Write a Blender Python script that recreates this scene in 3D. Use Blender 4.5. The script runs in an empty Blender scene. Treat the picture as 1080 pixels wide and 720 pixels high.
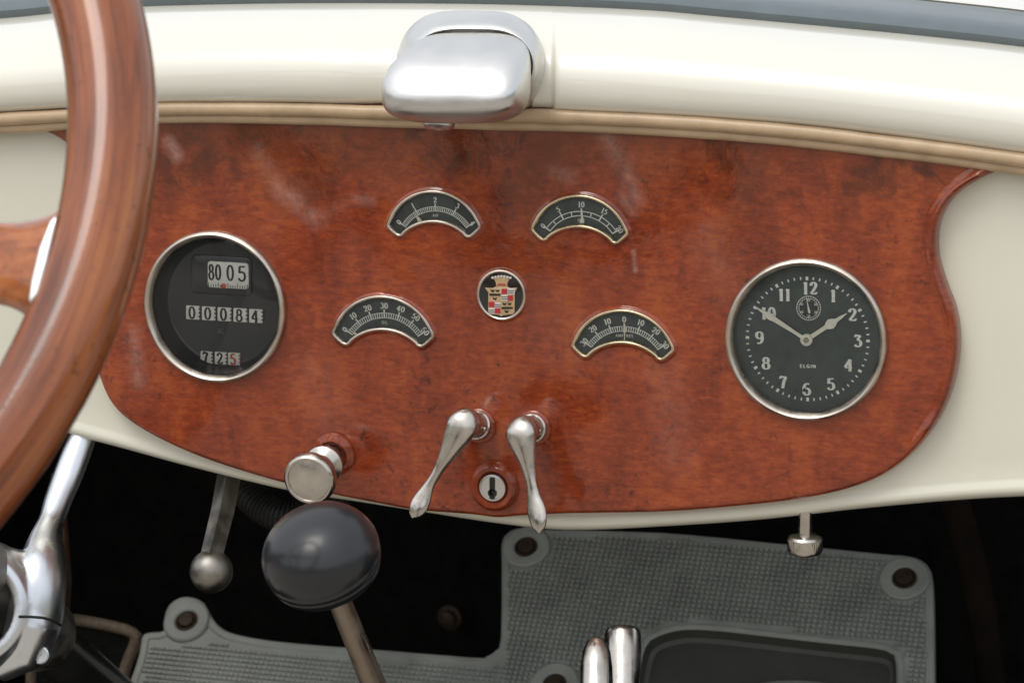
import bpy, bmesh, math, random
import numpy as np
from math import sin, cos, pi, radians, hypot, atan2, sqrt
from mathutils import Vector, Matrix, noise
from mathutils.geometry import delaunay_2d_cdt
random.seed(4)
S = bpy.context.scene
COL = S.collection

# ------------------------------------------------------------------ camera
DIST, FPX = 1.4, 2800.0                      # metres to the dash, focal length in photo pixels
YAW, PIT = radians(18), radians(10)
CAM = Vector((sin(YAW)*cos(PIT), -cos(YAW)*cos(PIT), sin(PIT)))*DIST
FWD = (-CAM).normalized()
RGT = FWD.cross(Vector((0, 0, 1))).normalized()
UPV = RGT.cross(FWD)
cd = bpy.data.cameras.new('camera'); cam = bpy.data.objects.new('camera', cd); COL.objects.link(cam)
cam.matrix_world = Matrix.Translation(CAM) @ Matrix((RGT, UPV, -FWD)).transposed().to_4x4()
cd.sensor_width = 36; cd.lens = FPX/1080*36; cd.clip_start = .05; cd.clip_end = 200
cd.dof.use_dof = True; cd.dof.focus_distance = DIST-.01; cd.dof.aperture_fstop = 20
S.camera = cam
S.render.resolution_x, S.render.resolution_y = 1024, 682

# ------------------------------------------------------------------ sky and sun (bright overcast)
SUN_EL, SUN_ROT = radians(60), radians(-155)     # azimuth measured from +Y, clockwise seen from above
W = bpy.data.worlds.new('World'); S.world = W; W.use_nodes = True
nt = W.node_tree; N = nt.nodes; L = nt.links; N.clear()
out = N.new('ShaderNodeOutputWorld'); bg = N.new('ShaderNodeBackground'); bg.inputs[1].default_value = .14
sky = N.new('ShaderNodeTexSky'); sky.sky_type = 'NISHITA'; sky.sun_disc = False
sky.sun_elevation = SUN_EL; sky.sun_rotation = SUN_ROT; sky.dust_density = 4; sky.air_density = 1.2
hs = N.new('ShaderNodeHueSaturation'); hs.inputs['Saturation'].default_value = .38; hs.inputs['Value'].default_value = 1.0
tc = N.new('ShaderNodeTexCoord'); sx = N.new('ShaderNodeSeparateXYZ'); mr = N.new('ShaderNodeMapRange')
mr.inputs[1].default_value = -.06; mr.inputs[2].default_value = .02
mx = N.new('ShaderNodeMix'); mx.data_type = 'RGBA'; mx.inputs[6].default_value = (2.7, 2.45, 2.15, 1)   # far ground below the horizon
L.new(sky.outputs[0], hs.inputs['Color']); L.new(tc.outputs['Generated'], sx.inputs[0]); L.new(sx.outputs[2], mr.inputs[0])
ov = N.new('ShaderNodeMix'); ov.data_type = 'RGBA'; ov.inputs[0].default_value = .5; ov.inputs[7].default_value = (6.2, 6.4, 6.7, 1)   # thin cloud layer
L.new(hs.outputs[0], ov.inputs[6]); L.new(mr.outputs[0], mx.inputs[0])
# distant tree line round the horizon, seen only in the paint and the metal
tn = N.new('ShaderNodeTexNoise'); tn.inputs['Scale'].default_value = 5; tn.inputs['Detail'].default_value = 6; L.new(tc.outputs['Generated'], tn.inputs['Vector'])
tm = N.new('ShaderNodeMath'); tm.operation = 'MULTIPLY_ADD'; tm.inputs[1].default_value = -.38; L.new(tn.outputs[0], tm.inputs[0]); L.new(sx.outputs[2], tm.inputs[2])
tr = N.new('ShaderNodeMapRange'); tr.inputs[1].default_value = -.035; tr.inputs[2].default_value = -.015; L.new(tm.outputs[0], tr.inputs[0])
tmx = N.new('ShaderNodeMix'); tmx.data_type = 'RGBA'; tmx.inputs[6].default_value = (1.0, 1.08, .85, 1); L.new(tr.outputs[0], tmx.inputs[0]); L.new(ov.outputs[2], tmx.inputs[7]); L.new(tmx.outputs[2], mx.inputs[7]); L.new(mx.outputs[2], bg.inputs[0]); L.new(bg.outputs[0], out.inputs[0])
ld = bpy.data.lights.new('sun', 'SUN'); ld.energy = .6; ld.angle = radians(26); ld.color = (1, .96, .9)
sun = bpy.data.objects.new('sun', ld); COL.objects.link(sun)
sd = Vector((sin(SUN_ROT)*cos(SUN_EL), cos(SUN_ROT)*cos(SUN_EL), sin(SUN_EL)))
sun.rotation_euler = sd.to_track_quat('Z', 'Y').to_euler(); sun.location = sd*5
S.view_settings.view_transform = 'Standard'; S.view_settings.look = 'None'
S.view_settings.exposure = 0.46; S.view_settings.gamma = 1
S.render.engine = 'CYCLES'

# ------------------------------------------------------------------ geometry helpers
def ray(x, y):
    return (FWD + RGT*((x-540)/FPX) - UPV*((y-360)/FPX))
def pix(x, y, Y=0.0):                      # photo pixel -> world point at depth Y
    d = ray(x, y); return CAM + d*((Y-CAM.y)/d.y)
def pixp(x, y, p0, n):                     # photo pixel -> point on a plane
    d = ray(x, y); return CAM + d*((p0-CAM).dot(n)/d.dot(n))
def interp(pts, n=None, step=None, closed=False):
    """Catmull-Rom through 2D/3D points"""
    P = [np.array(p, float) for p in pts]
    if closed: P = [P[-1]]+P+[P[0], P[1]]
    else: P = [2*P[0]-P[1]]+P+[2*P[-1]-P[-2]]
    o = []
    for i in range(1, len(P)-2):
        p0, p1, p2, p3 = P[i-1:i+3]
        k = n or max(2, int(np.linalg.norm(p2-p1)/step))
        for j in range(k):
            t = j/k
            o.append(.5*((2*p1)+(-p0+p2)*t+(2*p0-5*p1+4*p2-p3)*t*t+(-p0+3*p1-3*p2+p3)*t**3))
    if not closed: o.append(P[-2])
    return [tuple(q) for q in o]
def yline(pts):                            # y(x) through pixel points, smooth
    q = interp(pts, n=8); xs = [a[0] for a in q]; ys = [a[1] for a in q]
    def f(x):
        if x <= xs[0]: return ys[0]+(x-xs[0])*(ys[1]-ys[0])/(xs[1]-xs[0])
        if x >= xs[-1]: return ys[-1]+(x-xs[-1])*(ys[-1]-ys[-2])/(xs[-1]-xs[-2])
        return float(np.interp(x, xs, ys))
    return f

class MB:
    def __init__(s): s.v = []; s.f = []; s.m = []; s.cur = 0
    def add(s, vs, fs):
        o = len(s.v); s.v += [tuple(v) for v in vs]
        for f in fs: s.f.append([i+o for i in f]); s.m.append(s.cur)
    def loft(s, rings, closed=True, cap0=False, cap1=False):
        n = len(rings[0]); vs = [v for r in rings for v in r]; fs = []
        for k in range(len(rings)-1):
            for i in range(n if closed else n-1):
                j = (i+1) % n
                fs.append((k*n+i, k*n+j, (k+1)*n+j, (k+1)*n+i))
        if cap0: fs.append(tuple(range(n))[::-1])
        if cap1: fs.append(tuple((len(rings)-1)*n+i for i in range(n)))
        s.add(vs, fs); return s
    def lathe(s, prof, seg=48, org=(0, 0, 0), ax=(0, 0, 1), cap=False):
        o = Vector(org); a = Vector(ax).normalized(); u = a.orthogonal().normalized(); v = a.cross(u)
        rings = [[o+a*z+(u*cos(2*pi*i/seg)+v*sin(2*pi*i/seg))*max(r, 1e-6) for i in range(seg)] for r, z in prof]
        return s.loft(rings, True, cap, cap)
    def tube(s, path, rad, seg=16, up=None, closed=False, cap=True, phase=0):
        """rad: number, list of numbers or list of (a, b) half-widths; a lies along `up` x tangent"""
        P = [Vector(p) for p in path]; n = len(P); rings = []
        nrm = Vector(up) if up else None
        for i in range(n):
            t = (P[(i+1) % n]-P[i-1]) if closed else (P[min(i+1, n-1)]-P[max(i-1, 0)])
            t.normalize()
            if nrm is None: nrm = t.orthogonal()
            b = nrm-t*nrm.dot(t)
            if up: b = Vector(up)-t*Vector(up).dot(t)
            b.normalize(); c = t.cross(b); nrm = b
            r = rad[i] if isinstance(rad, (list, tuple)) else rad
            ra, rb = r if isinstance(r, (list, tuple)) else (r, r)
            rings.append([P[i]+c*(ra*cos(2*pi*(k+phase)/seg))+b*(rb*sin(2*pi*(k+phase)/seg)) for k in range(seg)])
        if closed: rings.append(rings[0]); cap = False
        return s.loft(rings, True, cap, cap)
    def ball(s, c, r, seg=32, ax=(0, 0, 1)):
        k = seg//2
        return s.lathe([(r*sin(pi*i/k), -r*cos(pi*i/k)) for i in range(k+1)], seg, c, ax)
    def box(s, c, h, M=None):
        vs = [Vector((x, y, z)) for z in (-1, 1) for y in (-1, 1) for x in (-1, 1)]
        vs = [Vector((v.x*h[0], v.y*h[1], v.z*h[2])) for v in vs]
        if M: vs = [M @ v for v in vs]
        vs = [v+Vector(c) for v in vs]
        s.add(vs, [(0, 2, 3, 1), (4, 5, 7, 6), (0, 1, 5, 4), (2, 6, 7, 3), (0, 4, 6, 2), (1, 3, 7, 5)]); return s
    def prism(s, loop, z0, z1, bev=0):
        """loop of 2D points, front at z1 with a small bevel"""
        if area(loop) < 0: loop = loop[::-1]
        if bev:
            r = [[(x, y, z0) for x, y in loop], [(x, y, z1-bev) for x, y in loop],
                 [(x, y, z1-bev*.3) for x, y in offset(loop, bev*.3)], [(x, y, z1) for x, y in offset(loop, bev)]]
        else: r = [[(x, y, z0) for x, y in loop], [(x, y, z1) for x, y in loop]]
        s.loft(r, True); n = len(loop)
        tri = fill2d([(p[0], p[1]) for p in r[-1]])
        s.add([(x, y, z1) for x, y in tri[0]], tri[1])
        return s
    def strokes(s, sts, z, thin, thick=None, dz=.00012):
        """ribbons; each stroke a list of (x, y) or (x, y, width). broad-nib contrast when thick is given"""
        for st in sts:
            st = [p for i, p in enumerate(st) if i == 0 or hypot(p[0]-st[i-1][0], p[1]-st[i-1][1]) > 1e-7]
            if len(st) < 2: continue
            n = len(st); Lf = []; Rg = []
            for i, p in enumerate(st):
                a = st[max(i-1, 0)]; b = st[min(i+1, n-1)]
                dx, dy = b[0]-a[0], b[1]-a[1]; l = hypot(dx, dy) or 1; dx /= l; dy /= l
                w = p[2] if len(p) > 2 else (thin if thick is None else thin+(thick-thin)*min(1, abs(dy)**1.6))
                m = 1.0
                if 0 < i < n-1:
                    ex, ey = p[0]-a[0], p[1]-a[1]; k = hypot(ex, ey) or 1
                    m = min(1.6, 1/max(.3, abs((ex*dx+ey*dy)/k)))
                w *= .5*m
                Lf.append((p[0]-dy*w, p[1]+dx*w, z)); Rg.append((p[0]+dy*w, p[1]-dx*w, z))
            s.k = getattr(s, 'k', 0)+1; e_ = (s.k % 9)*.000012
            Lf = [(p[0], p[1], p[2]+e_) for p in Lf]; Rg = [(p[0], p[1], p[2]+e_) for p in Rg]
            s.add(Lf+Rg, [(i, n+i, n+i+1, i+1) for i in range(n-1)])
        return s
    def build(s, name, mat, parent=None, smooth=True, ang=38, doubles=False):
        me = bpy.data.meshes.new(name); me.from_pydata(s.v, [], s.f); me.update()
        mats = mat if isinstance(mat, (list, tuple)) else [mat]
        for m in mats: me.materials.append(m)
        if len(mats) > 1: me.polygons.foreach_set('material_index', s.m)
        bm = bmesh.new(); bm.from_mesh(me)
        bmesh.ops.remove_doubles(bm, verts=bm.verts, dist=1e-7)
        if not doubles: bmesh.ops.recalc_face_normals(bm, faces=bm.faces)
        bm.to_mesh(me); bm.free()
        if smooth:
            me.polygons.foreach_set('use_smooth', [True]*len(me.polygons)); me.set_sharp_from_angle(angle=radians(ang))
        o = bpy.data.objects.new(name, me); COL.objects.link(o)
        if parent: o.parent = parent
        return o

def area(l): return .5*sum(l[i-1][0]*l[i][1]-l[i][0]*l[i-1][1] for i in range(len(l)))
def offset(loop, d):                      # inward for a counter-clockwise loop
    n = len(loop); o = []
    for i in range(n):
        a, p, b = loop[i-1], loop[i], loop[(i+1) % n]
        t1 = Vector((p[0]-a[0], p[1]-a[1])); t2 = Vector((b[0]-p[0], b[1]-p[1]))
        if t1.length: t1.normalize()
        if t2.length: t2.normalize()
        nn = Vector((-t1.y-t2.y, t1.x+t2.x)); nn.normalize()
        c = max(.5, nn.dot(Vector((-t1.y, t1.x))))
        o.append((p[0]+nn.x*d/c, p[1]+nn.y*d/c))
    return o
def inside(p, lp):
    x, y = p; c = False
    for i in range(len(lp)):
        x1, y1 = lp[i-1]; x2, y2 = lp[i]
        if (y1 > y) != (y2 > y) and x < (x2-x1)*(y-y1)/(y2-y1)+x1: c = not c
    return c
def fill2d(outer, holes=(), step=None):
    vs = []; es = []
    for lp in [outer]+list(holes):
        o = len(vs); n = len(lp); vs += [Vector(p) for p in lp]; es += [(o+i, o+(i+1) % n) for i in range(n)]
    if step:
        xs = [p[0] for p in outer]; ys = [p[1] for p in outer]
        O = offset(outer if area(outer) > 0 else outer[::-1], step*.4)
        H = [offset(h[::-1] if area(h) > 0 else h, step*.3) for h in holes]
        y = min(ys)
        while y < max(ys):
            x = min(xs)
            while x < max(xs):
                if inside((x, y), O) and not any(inside((x, y), h) for h in H): vs.append(Vector((x, y)))
                x += step
            y += step
    v, e, f, *_ = delaunay_2d_cdt(vs, es, [], 0, 1e-9)
    F = []
    for t in f:
        c = (sum(v[i].x for i in t)/len(t), sum(v[i].y for i in t)/len(t))
        if inside(c, outer) and not any(inside(c, h) for h in holes): F.append(tuple(t))
    return [(p.x, p.y) for p in v], F
def circle(r, n=64, c=(0, 0)): return [(c[0]+r*cos(2*pi*i/n), c[1]+r*sin(2*pi*i/n)) for i in range(n)]
def arc(cx, cy, rx, ry, a0, a1, n=12): return [(cx+rx*cos(radians(a0+(a1-a0)*i/n)), cy+ry*sin(radians(a0+(a1-a0)*i/n))) for i in range(n+1)]
def fbm(x, y, z=0, o=3):
    return sum(noise.noise(Vector((x, y, z))*2**k)*.5**k for k in range(o))

# ------------------------------------------------------------------ naming helpers
def tag(o, label=None, cat=None, group=None, kind=None):
    if label: o['label'] = label
    if cat: o['category'] = cat
    if group: o['group'] = group
    if kind: o['kind'] = kind
    return o
def thing(name, label, cat, M=None, group=None):
    o = bpy.data.objects.new(name, None); COL.objects.link(o); o.empty_display_size = .01
    if M is not None: o.matrix_world = M
    return tag(o, label, cat, group)
def frame(px, py, Y, pa=None, pb=None):
    """local frame on the dash: x along the pixel line pa->pb, y up, z to the viewer"""
    o = pix(px, py, Y); x = Vector((1, 0, 0))
    if pa: x = (pix(*pb, Y)-pix(*pa, Y)).normalized()
    z = Vector((0, -1, 0)); y = z.cross(x)
    return Matrix.Translation(o) @ Matrix((x, y, z)).transposed().to_4x4()
def loc(M, px, py, z=0.0):                # photo pixel -> local (x, y) on the local plane z
    Mi = M.inverted(); c = Mi @ CAM; d = Mi.to_3x3() @ ray(px, py)
    p = c+d*((z-c.z)/d.z); return (p.x, p.y)

# ------------------------------------------------------------------ materials
def P(name, col, rough=.5, metal=0, coat=0, coatr=.05, spec=.5, noise_amt=0, scale=60, bump=0, bscale=300, aniso=0, rvar=0, stretch=(1, 1, 1)):
    m = bpy.data.materials.new(name); m.use_nodes = True; nt = m.node_tree; b = nt.nodes['Principled BSDF']
    b.inputs['Base Color'].default_value = (*col, 1); b.inputs['Roughness'].default_value = rough; b.inputs['Metallic'].default_value = metal
    b.inputs['Coat Weight'].default_value = coat; b.inputs['Coat Roughness'].default_value = coatr; b.inputs['Specular IOR Level'].default_value = spec
    tc = nt.nodes.new('ShaderNodeTexCoord'); mp = nt.nodes.new('ShaderNodeMapping'); mp.inputs['Scale'].default_value = stretch
    nt.links.new(tc.outputs['Object'], mp.inputs[0])
    if noise_amt or rvar:
        n = nt.nodes.new('ShaderNodeTexNoise'); n.inputs['Scale'].default_value = scale; n.inputs['Detail'].default_value = 6
        nt.links.new(mp.outputs[0], n.inputs['Vector'])
    if noise_amt:
        r = nt.nodes.new('ShaderNodeMapRange'); r.inputs[1].default_value = .3; r.inputs[2].default_value = .7
        r.inputs[3].default_value = 1-noise_amt; r.inputs[4].default_value = 1+noise_amt
        mlt = nt.nodes.new('ShaderNodeVectorMath'); mlt.operation = 'SCALE'; mlt.inputs[0].default_value = col
        nt.links.new(n.outputs[0], r.inputs[0]); nt.links.new(r.outputs[0], mlt.inputs['Scale']); nt.links.new(mlt.outputs[0], b.inputs['Base Color'])
    if rvar:
        r2 = nt.nodes.new('ShaderNodeMapRange'); r2.inputs[1].default_value = .35; r2.inputs[2].default_value = .65
        r2.inputs[3].default_value = max(.02, rough-rvar); r2.inputs[4].default_value = rough+rvar
        nt.links.new(n.outputs[0], r2.inputs[0]); nt.links.new(r2.outputs[0], b.inputs['Roughness'])
    if bump:
        n2 = nt.nodes.new('ShaderNodeTexNoise'); n2.inputs['Scale'].default_value = bscale; n2.inputs['Detail'].default_value = 4
        nt.links.new(mp.outputs[0], n2.inputs['Vector'])
        bp = nt.nodes.new('ShaderNodeBump'); bp.inputs['Strength'].default_value = 1; bp.inputs['Distance'].default_value = bump
        nt.links.new(n2.outputs[0], bp.inputs['Height']); nt.links.new(bp.outputs[0], b.inputs['Normal'])
    return m

def wood(name, dark, mid, light, stretch, coords='Object', n1s=(1.7, 1, .8), lo=.33, hi=.68, pale_streaks=(), top_shade_stain=False, coat=.9, figure=14, bumpd=.00005, coatr=.05):
    m = bpy.data.materials.new(name); m.use_nodes = True; nt = m.node_tree; b = nt.nodes['Principled BSDF']; A = nt.nodes.new; K = nt.links.new
    tc = A('ShaderNodeTexCoord'); TC = tc.outputs[coords]; mp = A('ShaderNodeMapping'); mp.inputs['Scale'].default_value = stretch; K(TC, mp.inputs[0])
    n1 = A('ShaderNodeTexNoise'); n1.inputs['Scale'].default_value = figure; n1.inputs['Detail'].default_value = 7; n1.inputs['Roughness'].default_value = .62; n1.inputs['Distortion'].default_value = .6
    mp1 = A('ShaderNodeMapping'); mp1.inputs['Scale'].default_value = n1s; K(TC, mp1.inputs[0]); K(mp1.outputs[0], n1.inputs['Vector'])
    n2 = A('ShaderNodeTexNoise'); n2.inputs['Scale'].default_value = 1; n2.inputs['Detail'].default_value = 5; n2.inputs['Roughness'].default_value = .7; n2.inputs['Distortion'].default_value = .35
    K(mp.outputs[0], n2.inputs['Vector'])
    ad = A('ShaderNodeMath'); ad.operation = 'MULTIPLY_ADD'; ad.inputs[1].default_value = .50; K(n2.outputs[0], ad.inputs[0])
    sc = A('ShaderNodeMath'); sc.operation = 'MULTIPLY'; sc.inputs[1].default_value = .50; K(n1.outputs[0], sc.inputs[0]); K(sc.outputs[0], ad.inputs[2])
    cr = A('ShaderNodeValToRGB'); e = cr.color_ramp.elements
    e[0].position = lo; e[0].color = (*dark, 1); e[1].position = hi; e[1].color = (*light, 1)
    x = cr.color_ramp.elements.new(.5); x.color = (*mid, 1); K(ad.outputs[0], cr.inputs[0])
    col = cr.outputs[0]
    # dark pores and age specks
    n3 = A('ShaderNodeTexNoise'); n3.inputs['Scale'].default_value = 170; n3.inputs['Detail'].default_value = 5; n3.inputs['Roughness'].default_value = .75; K(TC, n3.inputs['Vector'])
    r3 = A('ShaderNodeMapRange'); r3.inputs[1].default_value = .575; r3.inputs[2].default_value = .66; K(n3.outputs[0], r3.inputs[0])
    n4 = A('ShaderNodeTexNoise'); n4.inputs['Scale'].default_value = 11; n4.inputs['Detail'].default_value = 3; K(TC, n4.inputs['Vector'])
    r4 = A('ShaderNodeMapRange'); r4.inputs[1].default_value = .42; r4.inputs[2].default_value = .62; K(n4.outputs[0], r4.inputs[0])
    mu = A('ShaderNodeMath'); mu.operation = 'MULTIPLY'; K(r3.outputs[0], mu.inputs[0]); K(r4.outputs[0], mu.inputs[1])
    fac = mu.outputs[0]
    if top_shade_stain:
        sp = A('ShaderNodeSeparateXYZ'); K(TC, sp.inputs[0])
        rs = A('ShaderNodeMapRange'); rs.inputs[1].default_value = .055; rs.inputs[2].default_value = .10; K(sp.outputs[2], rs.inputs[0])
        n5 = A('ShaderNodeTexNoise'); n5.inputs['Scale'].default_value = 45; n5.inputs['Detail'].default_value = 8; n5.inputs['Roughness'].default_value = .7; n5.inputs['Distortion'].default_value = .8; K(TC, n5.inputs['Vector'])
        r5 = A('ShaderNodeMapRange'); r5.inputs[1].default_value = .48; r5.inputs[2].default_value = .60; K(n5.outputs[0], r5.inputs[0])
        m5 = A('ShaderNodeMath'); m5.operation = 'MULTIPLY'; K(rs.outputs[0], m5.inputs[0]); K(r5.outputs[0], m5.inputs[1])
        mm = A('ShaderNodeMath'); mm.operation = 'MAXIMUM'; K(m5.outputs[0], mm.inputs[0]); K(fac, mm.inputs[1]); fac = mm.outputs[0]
    hf = A('ShaderNodeMath'); hf.operation = 'MULTIPLY'; hf.inputs[1].default_value = .70; K(fac, hf.inputs[0])
    mix = A('ShaderNodeMix'); mix.data_type = 'RGBA'; mix.inputs[7].default_value = (dark[0]*.25, dark[1]*.35, dark[2]*.6, 1)
    K(hf.outputs[0], mix.inputs[0]); K(col, mix.inputs[6]); col = mix.outputs[2]
    if top_shade_stain:  # brown veneer tone plus overhang shade, both mixed into the upper board colour
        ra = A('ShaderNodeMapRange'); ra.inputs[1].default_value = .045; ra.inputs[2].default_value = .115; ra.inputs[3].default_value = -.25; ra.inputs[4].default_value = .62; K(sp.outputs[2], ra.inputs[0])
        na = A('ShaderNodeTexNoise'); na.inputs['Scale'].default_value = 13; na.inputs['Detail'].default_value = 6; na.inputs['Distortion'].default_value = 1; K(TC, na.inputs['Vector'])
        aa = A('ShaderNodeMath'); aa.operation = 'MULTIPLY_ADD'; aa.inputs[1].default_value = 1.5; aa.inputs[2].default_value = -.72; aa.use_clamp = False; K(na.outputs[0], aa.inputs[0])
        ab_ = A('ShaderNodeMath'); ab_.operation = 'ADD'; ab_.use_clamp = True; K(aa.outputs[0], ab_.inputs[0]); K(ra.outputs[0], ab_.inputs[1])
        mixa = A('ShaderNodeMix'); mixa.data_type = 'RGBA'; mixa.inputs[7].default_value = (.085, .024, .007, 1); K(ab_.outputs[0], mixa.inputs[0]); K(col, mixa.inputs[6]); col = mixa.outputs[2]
    # pale streaks mixed into the base colour: (point a, point b, half-width, strength)
    tot = None
    for (a, bb, w, s) in pale_streaks:
        a = Vector(a); bb = Vector(bb); ab = bb-a; ll = ab.length_squared or 1e-9
        s1 = A('ShaderNodeVectorMath'); s1.operation = 'SUBTRACT'; K(TC, s1.inputs[0]); s1.inputs[1].default_value = a
        d1 = A('ShaderNodeVectorMath'); d1.operation = 'DOT_PRODUCT'; K(s1.outputs[0], d1.inputs[0]); d1.inputs[1].default_value = ab/ll
        c1 = A('ShaderNodeClamp'); K(d1.outputs['Value'], c1.inputs[0])
        s2 = A('ShaderNodeVectorMath'); s2.operation = 'SCALE'; s2.inputs[0].default_value = ab; K(c1.outputs[0], s2.inputs['Scale'])
        s3 = A('ShaderNodeVectorMath'); s3.operation = 'DISTANCE'; K(s1.outputs[0], s3.inputs[0]); K(s2.outputs[0], s3.inputs[1])
        q = A('ShaderNodeMapRange'); q.inputs[1].default_value = w; q.inputs[2].default_value = 0; q.inputs[3].default_value = 0; q.inputs[4].default_value = s; K(s3.outputs['Value'], q.inputs[0])
        if tot is None: tot = q.outputs[0]
        else:
            z = A('ShaderNodeMath'); z.operation = 'MAXIMUM'; K(tot, z.inputs[0]); K(q.outputs[0], z.inputs[1]); tot = z.outputs[0]
    rgh = None
    if tot is not None:
        n6 = A('ShaderNodeTexNoise'); n6.inputs['Scale'].default_value = 120; n6.inputs['Detail'].default_value = 6; n6.inputs['Roughness'].default_value = .7; K(TC, n6.inputs['Vector'])
        r6 = A('ShaderNodeMapRange'); r6.inputs[1].default_value = .30; r6.inputs[2].default_value = .80; K(n6.outputs[0], r6.inputs[0])
        m6 = A('ShaderNodeMath'); m6.operation = 'MULTIPLY'; K(tot, m6.inputs[0]); K(r6.outputs[0], m6.inputs[1])
        mix2 = A('ShaderNodeMix'); mix2.data_type = 'RGBA'; mix2.inputs[7].default_value = (.62, .42, .36, 1)
        K(m6.outputs[0], mix2.inputs[0]); K(col, mix2.inputs[6]); col = mix2.outputs[2]
    K(col, b.inputs['Base Color']); b.inputs['Roughness'].default_value = .42; b.inputs['Specular IOR Level'].default_value = .12
    b.inputs['Coat Weight'].default_value = coat; b.inputs['Coat Roughness'].default_value = coatr; b.inputs['Coat IOR'].default_value = 1.5
    nr = A('ShaderNodeTexNoise'); nr.inputs['Scale'].default_value = 24; nr.inputs['Detail'].default_value = 6; K(TC, nr.inputs['Vector'])
    rr = A('ShaderNodeMapRange'); rr.inputs[1].default_value = .4; rr.inputs[2].default_value = .7; rr.inputs[3].default_value = coatr*.6; rr.inputs[4].default_value = coatr*3.2; K(nr.outputs[0], rr.inputs[0]); K(rr.outputs[0], b.inputs['Coat Roughness'])
    bp = A('ShaderNodeBump'); bp.inputs['Distance'].default_value = bumpd; nb = A('ShaderNodeTexNoise'); nb.inputs['Scale'].default_value = 330; nb.inputs['Detail'].default_value = 5; K(TC, nb.inputs['Vector'])
    K(nb.outputs[0], bp.inputs['Height']); K(bp.outputs[0], b.inputs['Coat Normal']); K(bp.outputs[0], b.inputs['Normal'])
    return m

def glass(name, tint=(1, 1, 1), rough=.02, glare_haze=.028):
    m = bpy.data.materials.new(name); m.use_nodes = True; nt = m.node_tree; nt.nodes.clear(); A = nt.nodes.new; K = nt.links.new
    o = A('ShaderNodeOutputMaterial'); mx = A('ShaderNodeMixShader'); t = A('ShaderNodeBsdfTransparent'); g = A('ShaderNodeBsdfGlossy'); f = A('ShaderNodeFresnel')
    f.inputs[0].default_value = 1.38; t.inputs[0].default_value = (*tint, 1); g.inputs['Roughness'].default_value = rough
    K(f.outputs[0], mx.inputs[0]); K(g.outputs[0], mx.inputs[2])
    df = A('ShaderNodeBsdfDiffuse'); df.inputs[0].default_value = (.75, .78, .78, 1); m2 = A('ShaderNodeMixShader')      # glare put on as a pale diffuse haze, with faint smudges
    tc = A('ShaderNodeTexCoord'); n = A('ShaderNodeTexNoise'); n.inputs['Scale'].default_value = 38; n.inputs['Detail'].default_value = 5; K(tc.outputs['Object'], n.inputs['Vector'])
    r = A('ShaderNodeMapRange'); r.inputs[1].default_value = .3; r.inputs[2].default_value = .75; r.inputs[3].default_value = .012; r.inputs[4].default_value = glare_haze; K(n.outputs[0], r.inputs[0])
    K(r.outputs[0], m2.inputs[0]); K(t.outputs[0], m2.inputs[1]); K(df.outputs[0], m2.inputs[2]); K(m2.outputs[0], mx.inputs[1]); K(mx.outputs[0], o.inputs[0]); return m

cream = P('cream_paint', (.76, .735, .635), .35, coat=1, coatr=.03, noise_amt=.015, scale=9, bump=.00002, bscale=60)
cream_in = P('cream_paint_dash', (.72, .70, .58), .45, coat=.5, coatr=.16, noise_amt=.02, scale=12, bump=.00003, bscale=90)
welt_m = P('tan_leather', (.50, .36, .22), .42, coat=.25, coatr=.3, noise_amt=.12, scale=70, bump=.00012, bscale=420)
seal_m = P('grey_painted_strip', (.10, .125, .135), .42, coat=.3, coatr=.2, noise_amt=.08, scale=80, bump=.00006, bscale=500)
alu = P('brushed_aluminium', (.70, .695, .675), .37, 1, noise_amt=.05, scale=35, rvar=.09, bump=.00003, bscale=150)
pol = P('polished_aluminium', (.74, .77, .80), .32, 1, noise_amt=.05, scale=40, rvar=.06, bump=.00006, bscale=90)
nick = P('worn_nickel', (.56, .525, .475), .27, 1, noise_amt=.14, scale=120, rvar=.09, bump=.00003, bscale=260)
bezm = P('aged_nickel_bezel', (.60, .53, .45), .34, 1, noise_amt=.22, scale=90, rvar=.1, bump=.00004, bscale=300)
brassm = P('aged_brass_bezel', (.66, .54, .36), .28, 1, noise_amt=.2, scale=120, rvar=.1)
steel = P('dull_steel', (.30, .285, .255), .44, 1, noise_amt=.25, scale=90, rvar=.12, bump=.00005, bscale=260)
shaftm = P('worn_bronze_steel', (.30, .25, .20), .36, 1, noise_amt=.2, scale=60, rvar=.12, bump=.00005, bscale=200)
dialm = P('dial_black', (.018, .026, .026), .5, noise_amt=.3, scale=120, spec=.4)
dialg = P('dial_charcoal', (.044, .064, .059), .5, noise_amt=.25, scale=160, spec=.4)
glossb = P('gloss_black', (.007, .010, .011), .3, spec=.35, coat=.5, coatr=.16)
white = P('dial_white', (.93, .95, .86), .6, noise_amt=.1, scale=400)
handm = P('hand_ivory', (.90, .88, .72), .5, noise_amt=.08, scale=300)
drum = P('drum_white', (.82, .82, .74), .55, noise_amt=.08, scale=200)
ink = P('drum_ink', (.012, .012, .012), .6)
redm = P('red_enamel', (.55, .035, .02), .4, coat=.6)
crimson = P('crimson_enamel', (.50, .02, .035), .35, coat=.6)
gold = P('crest_gold', (.72, .52, .30), .35, .6, noise_amt=.15, scale=900)
silv = P('crest_silver', (.78, .76, .70), .35, .3)
enam = P('black_enamel', (.006, .008, .009), .2, coat=.9)
knobm = P('black_rubber_knob', (.012, .014, .017), .36, spec=.35, coat=.55, coatr=.2, noise_amt=.1, scale=60, rvar=.05, bump=.00002, bscale=200)
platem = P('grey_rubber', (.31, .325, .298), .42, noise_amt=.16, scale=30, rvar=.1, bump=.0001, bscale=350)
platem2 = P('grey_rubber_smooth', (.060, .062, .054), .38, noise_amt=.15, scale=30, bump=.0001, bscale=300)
bolt_m = P('rusty_bolt', (.050, .032, .020), .55, .5, noise_amt=.4, scale=300, bump=.0003, bscale=500)
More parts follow.
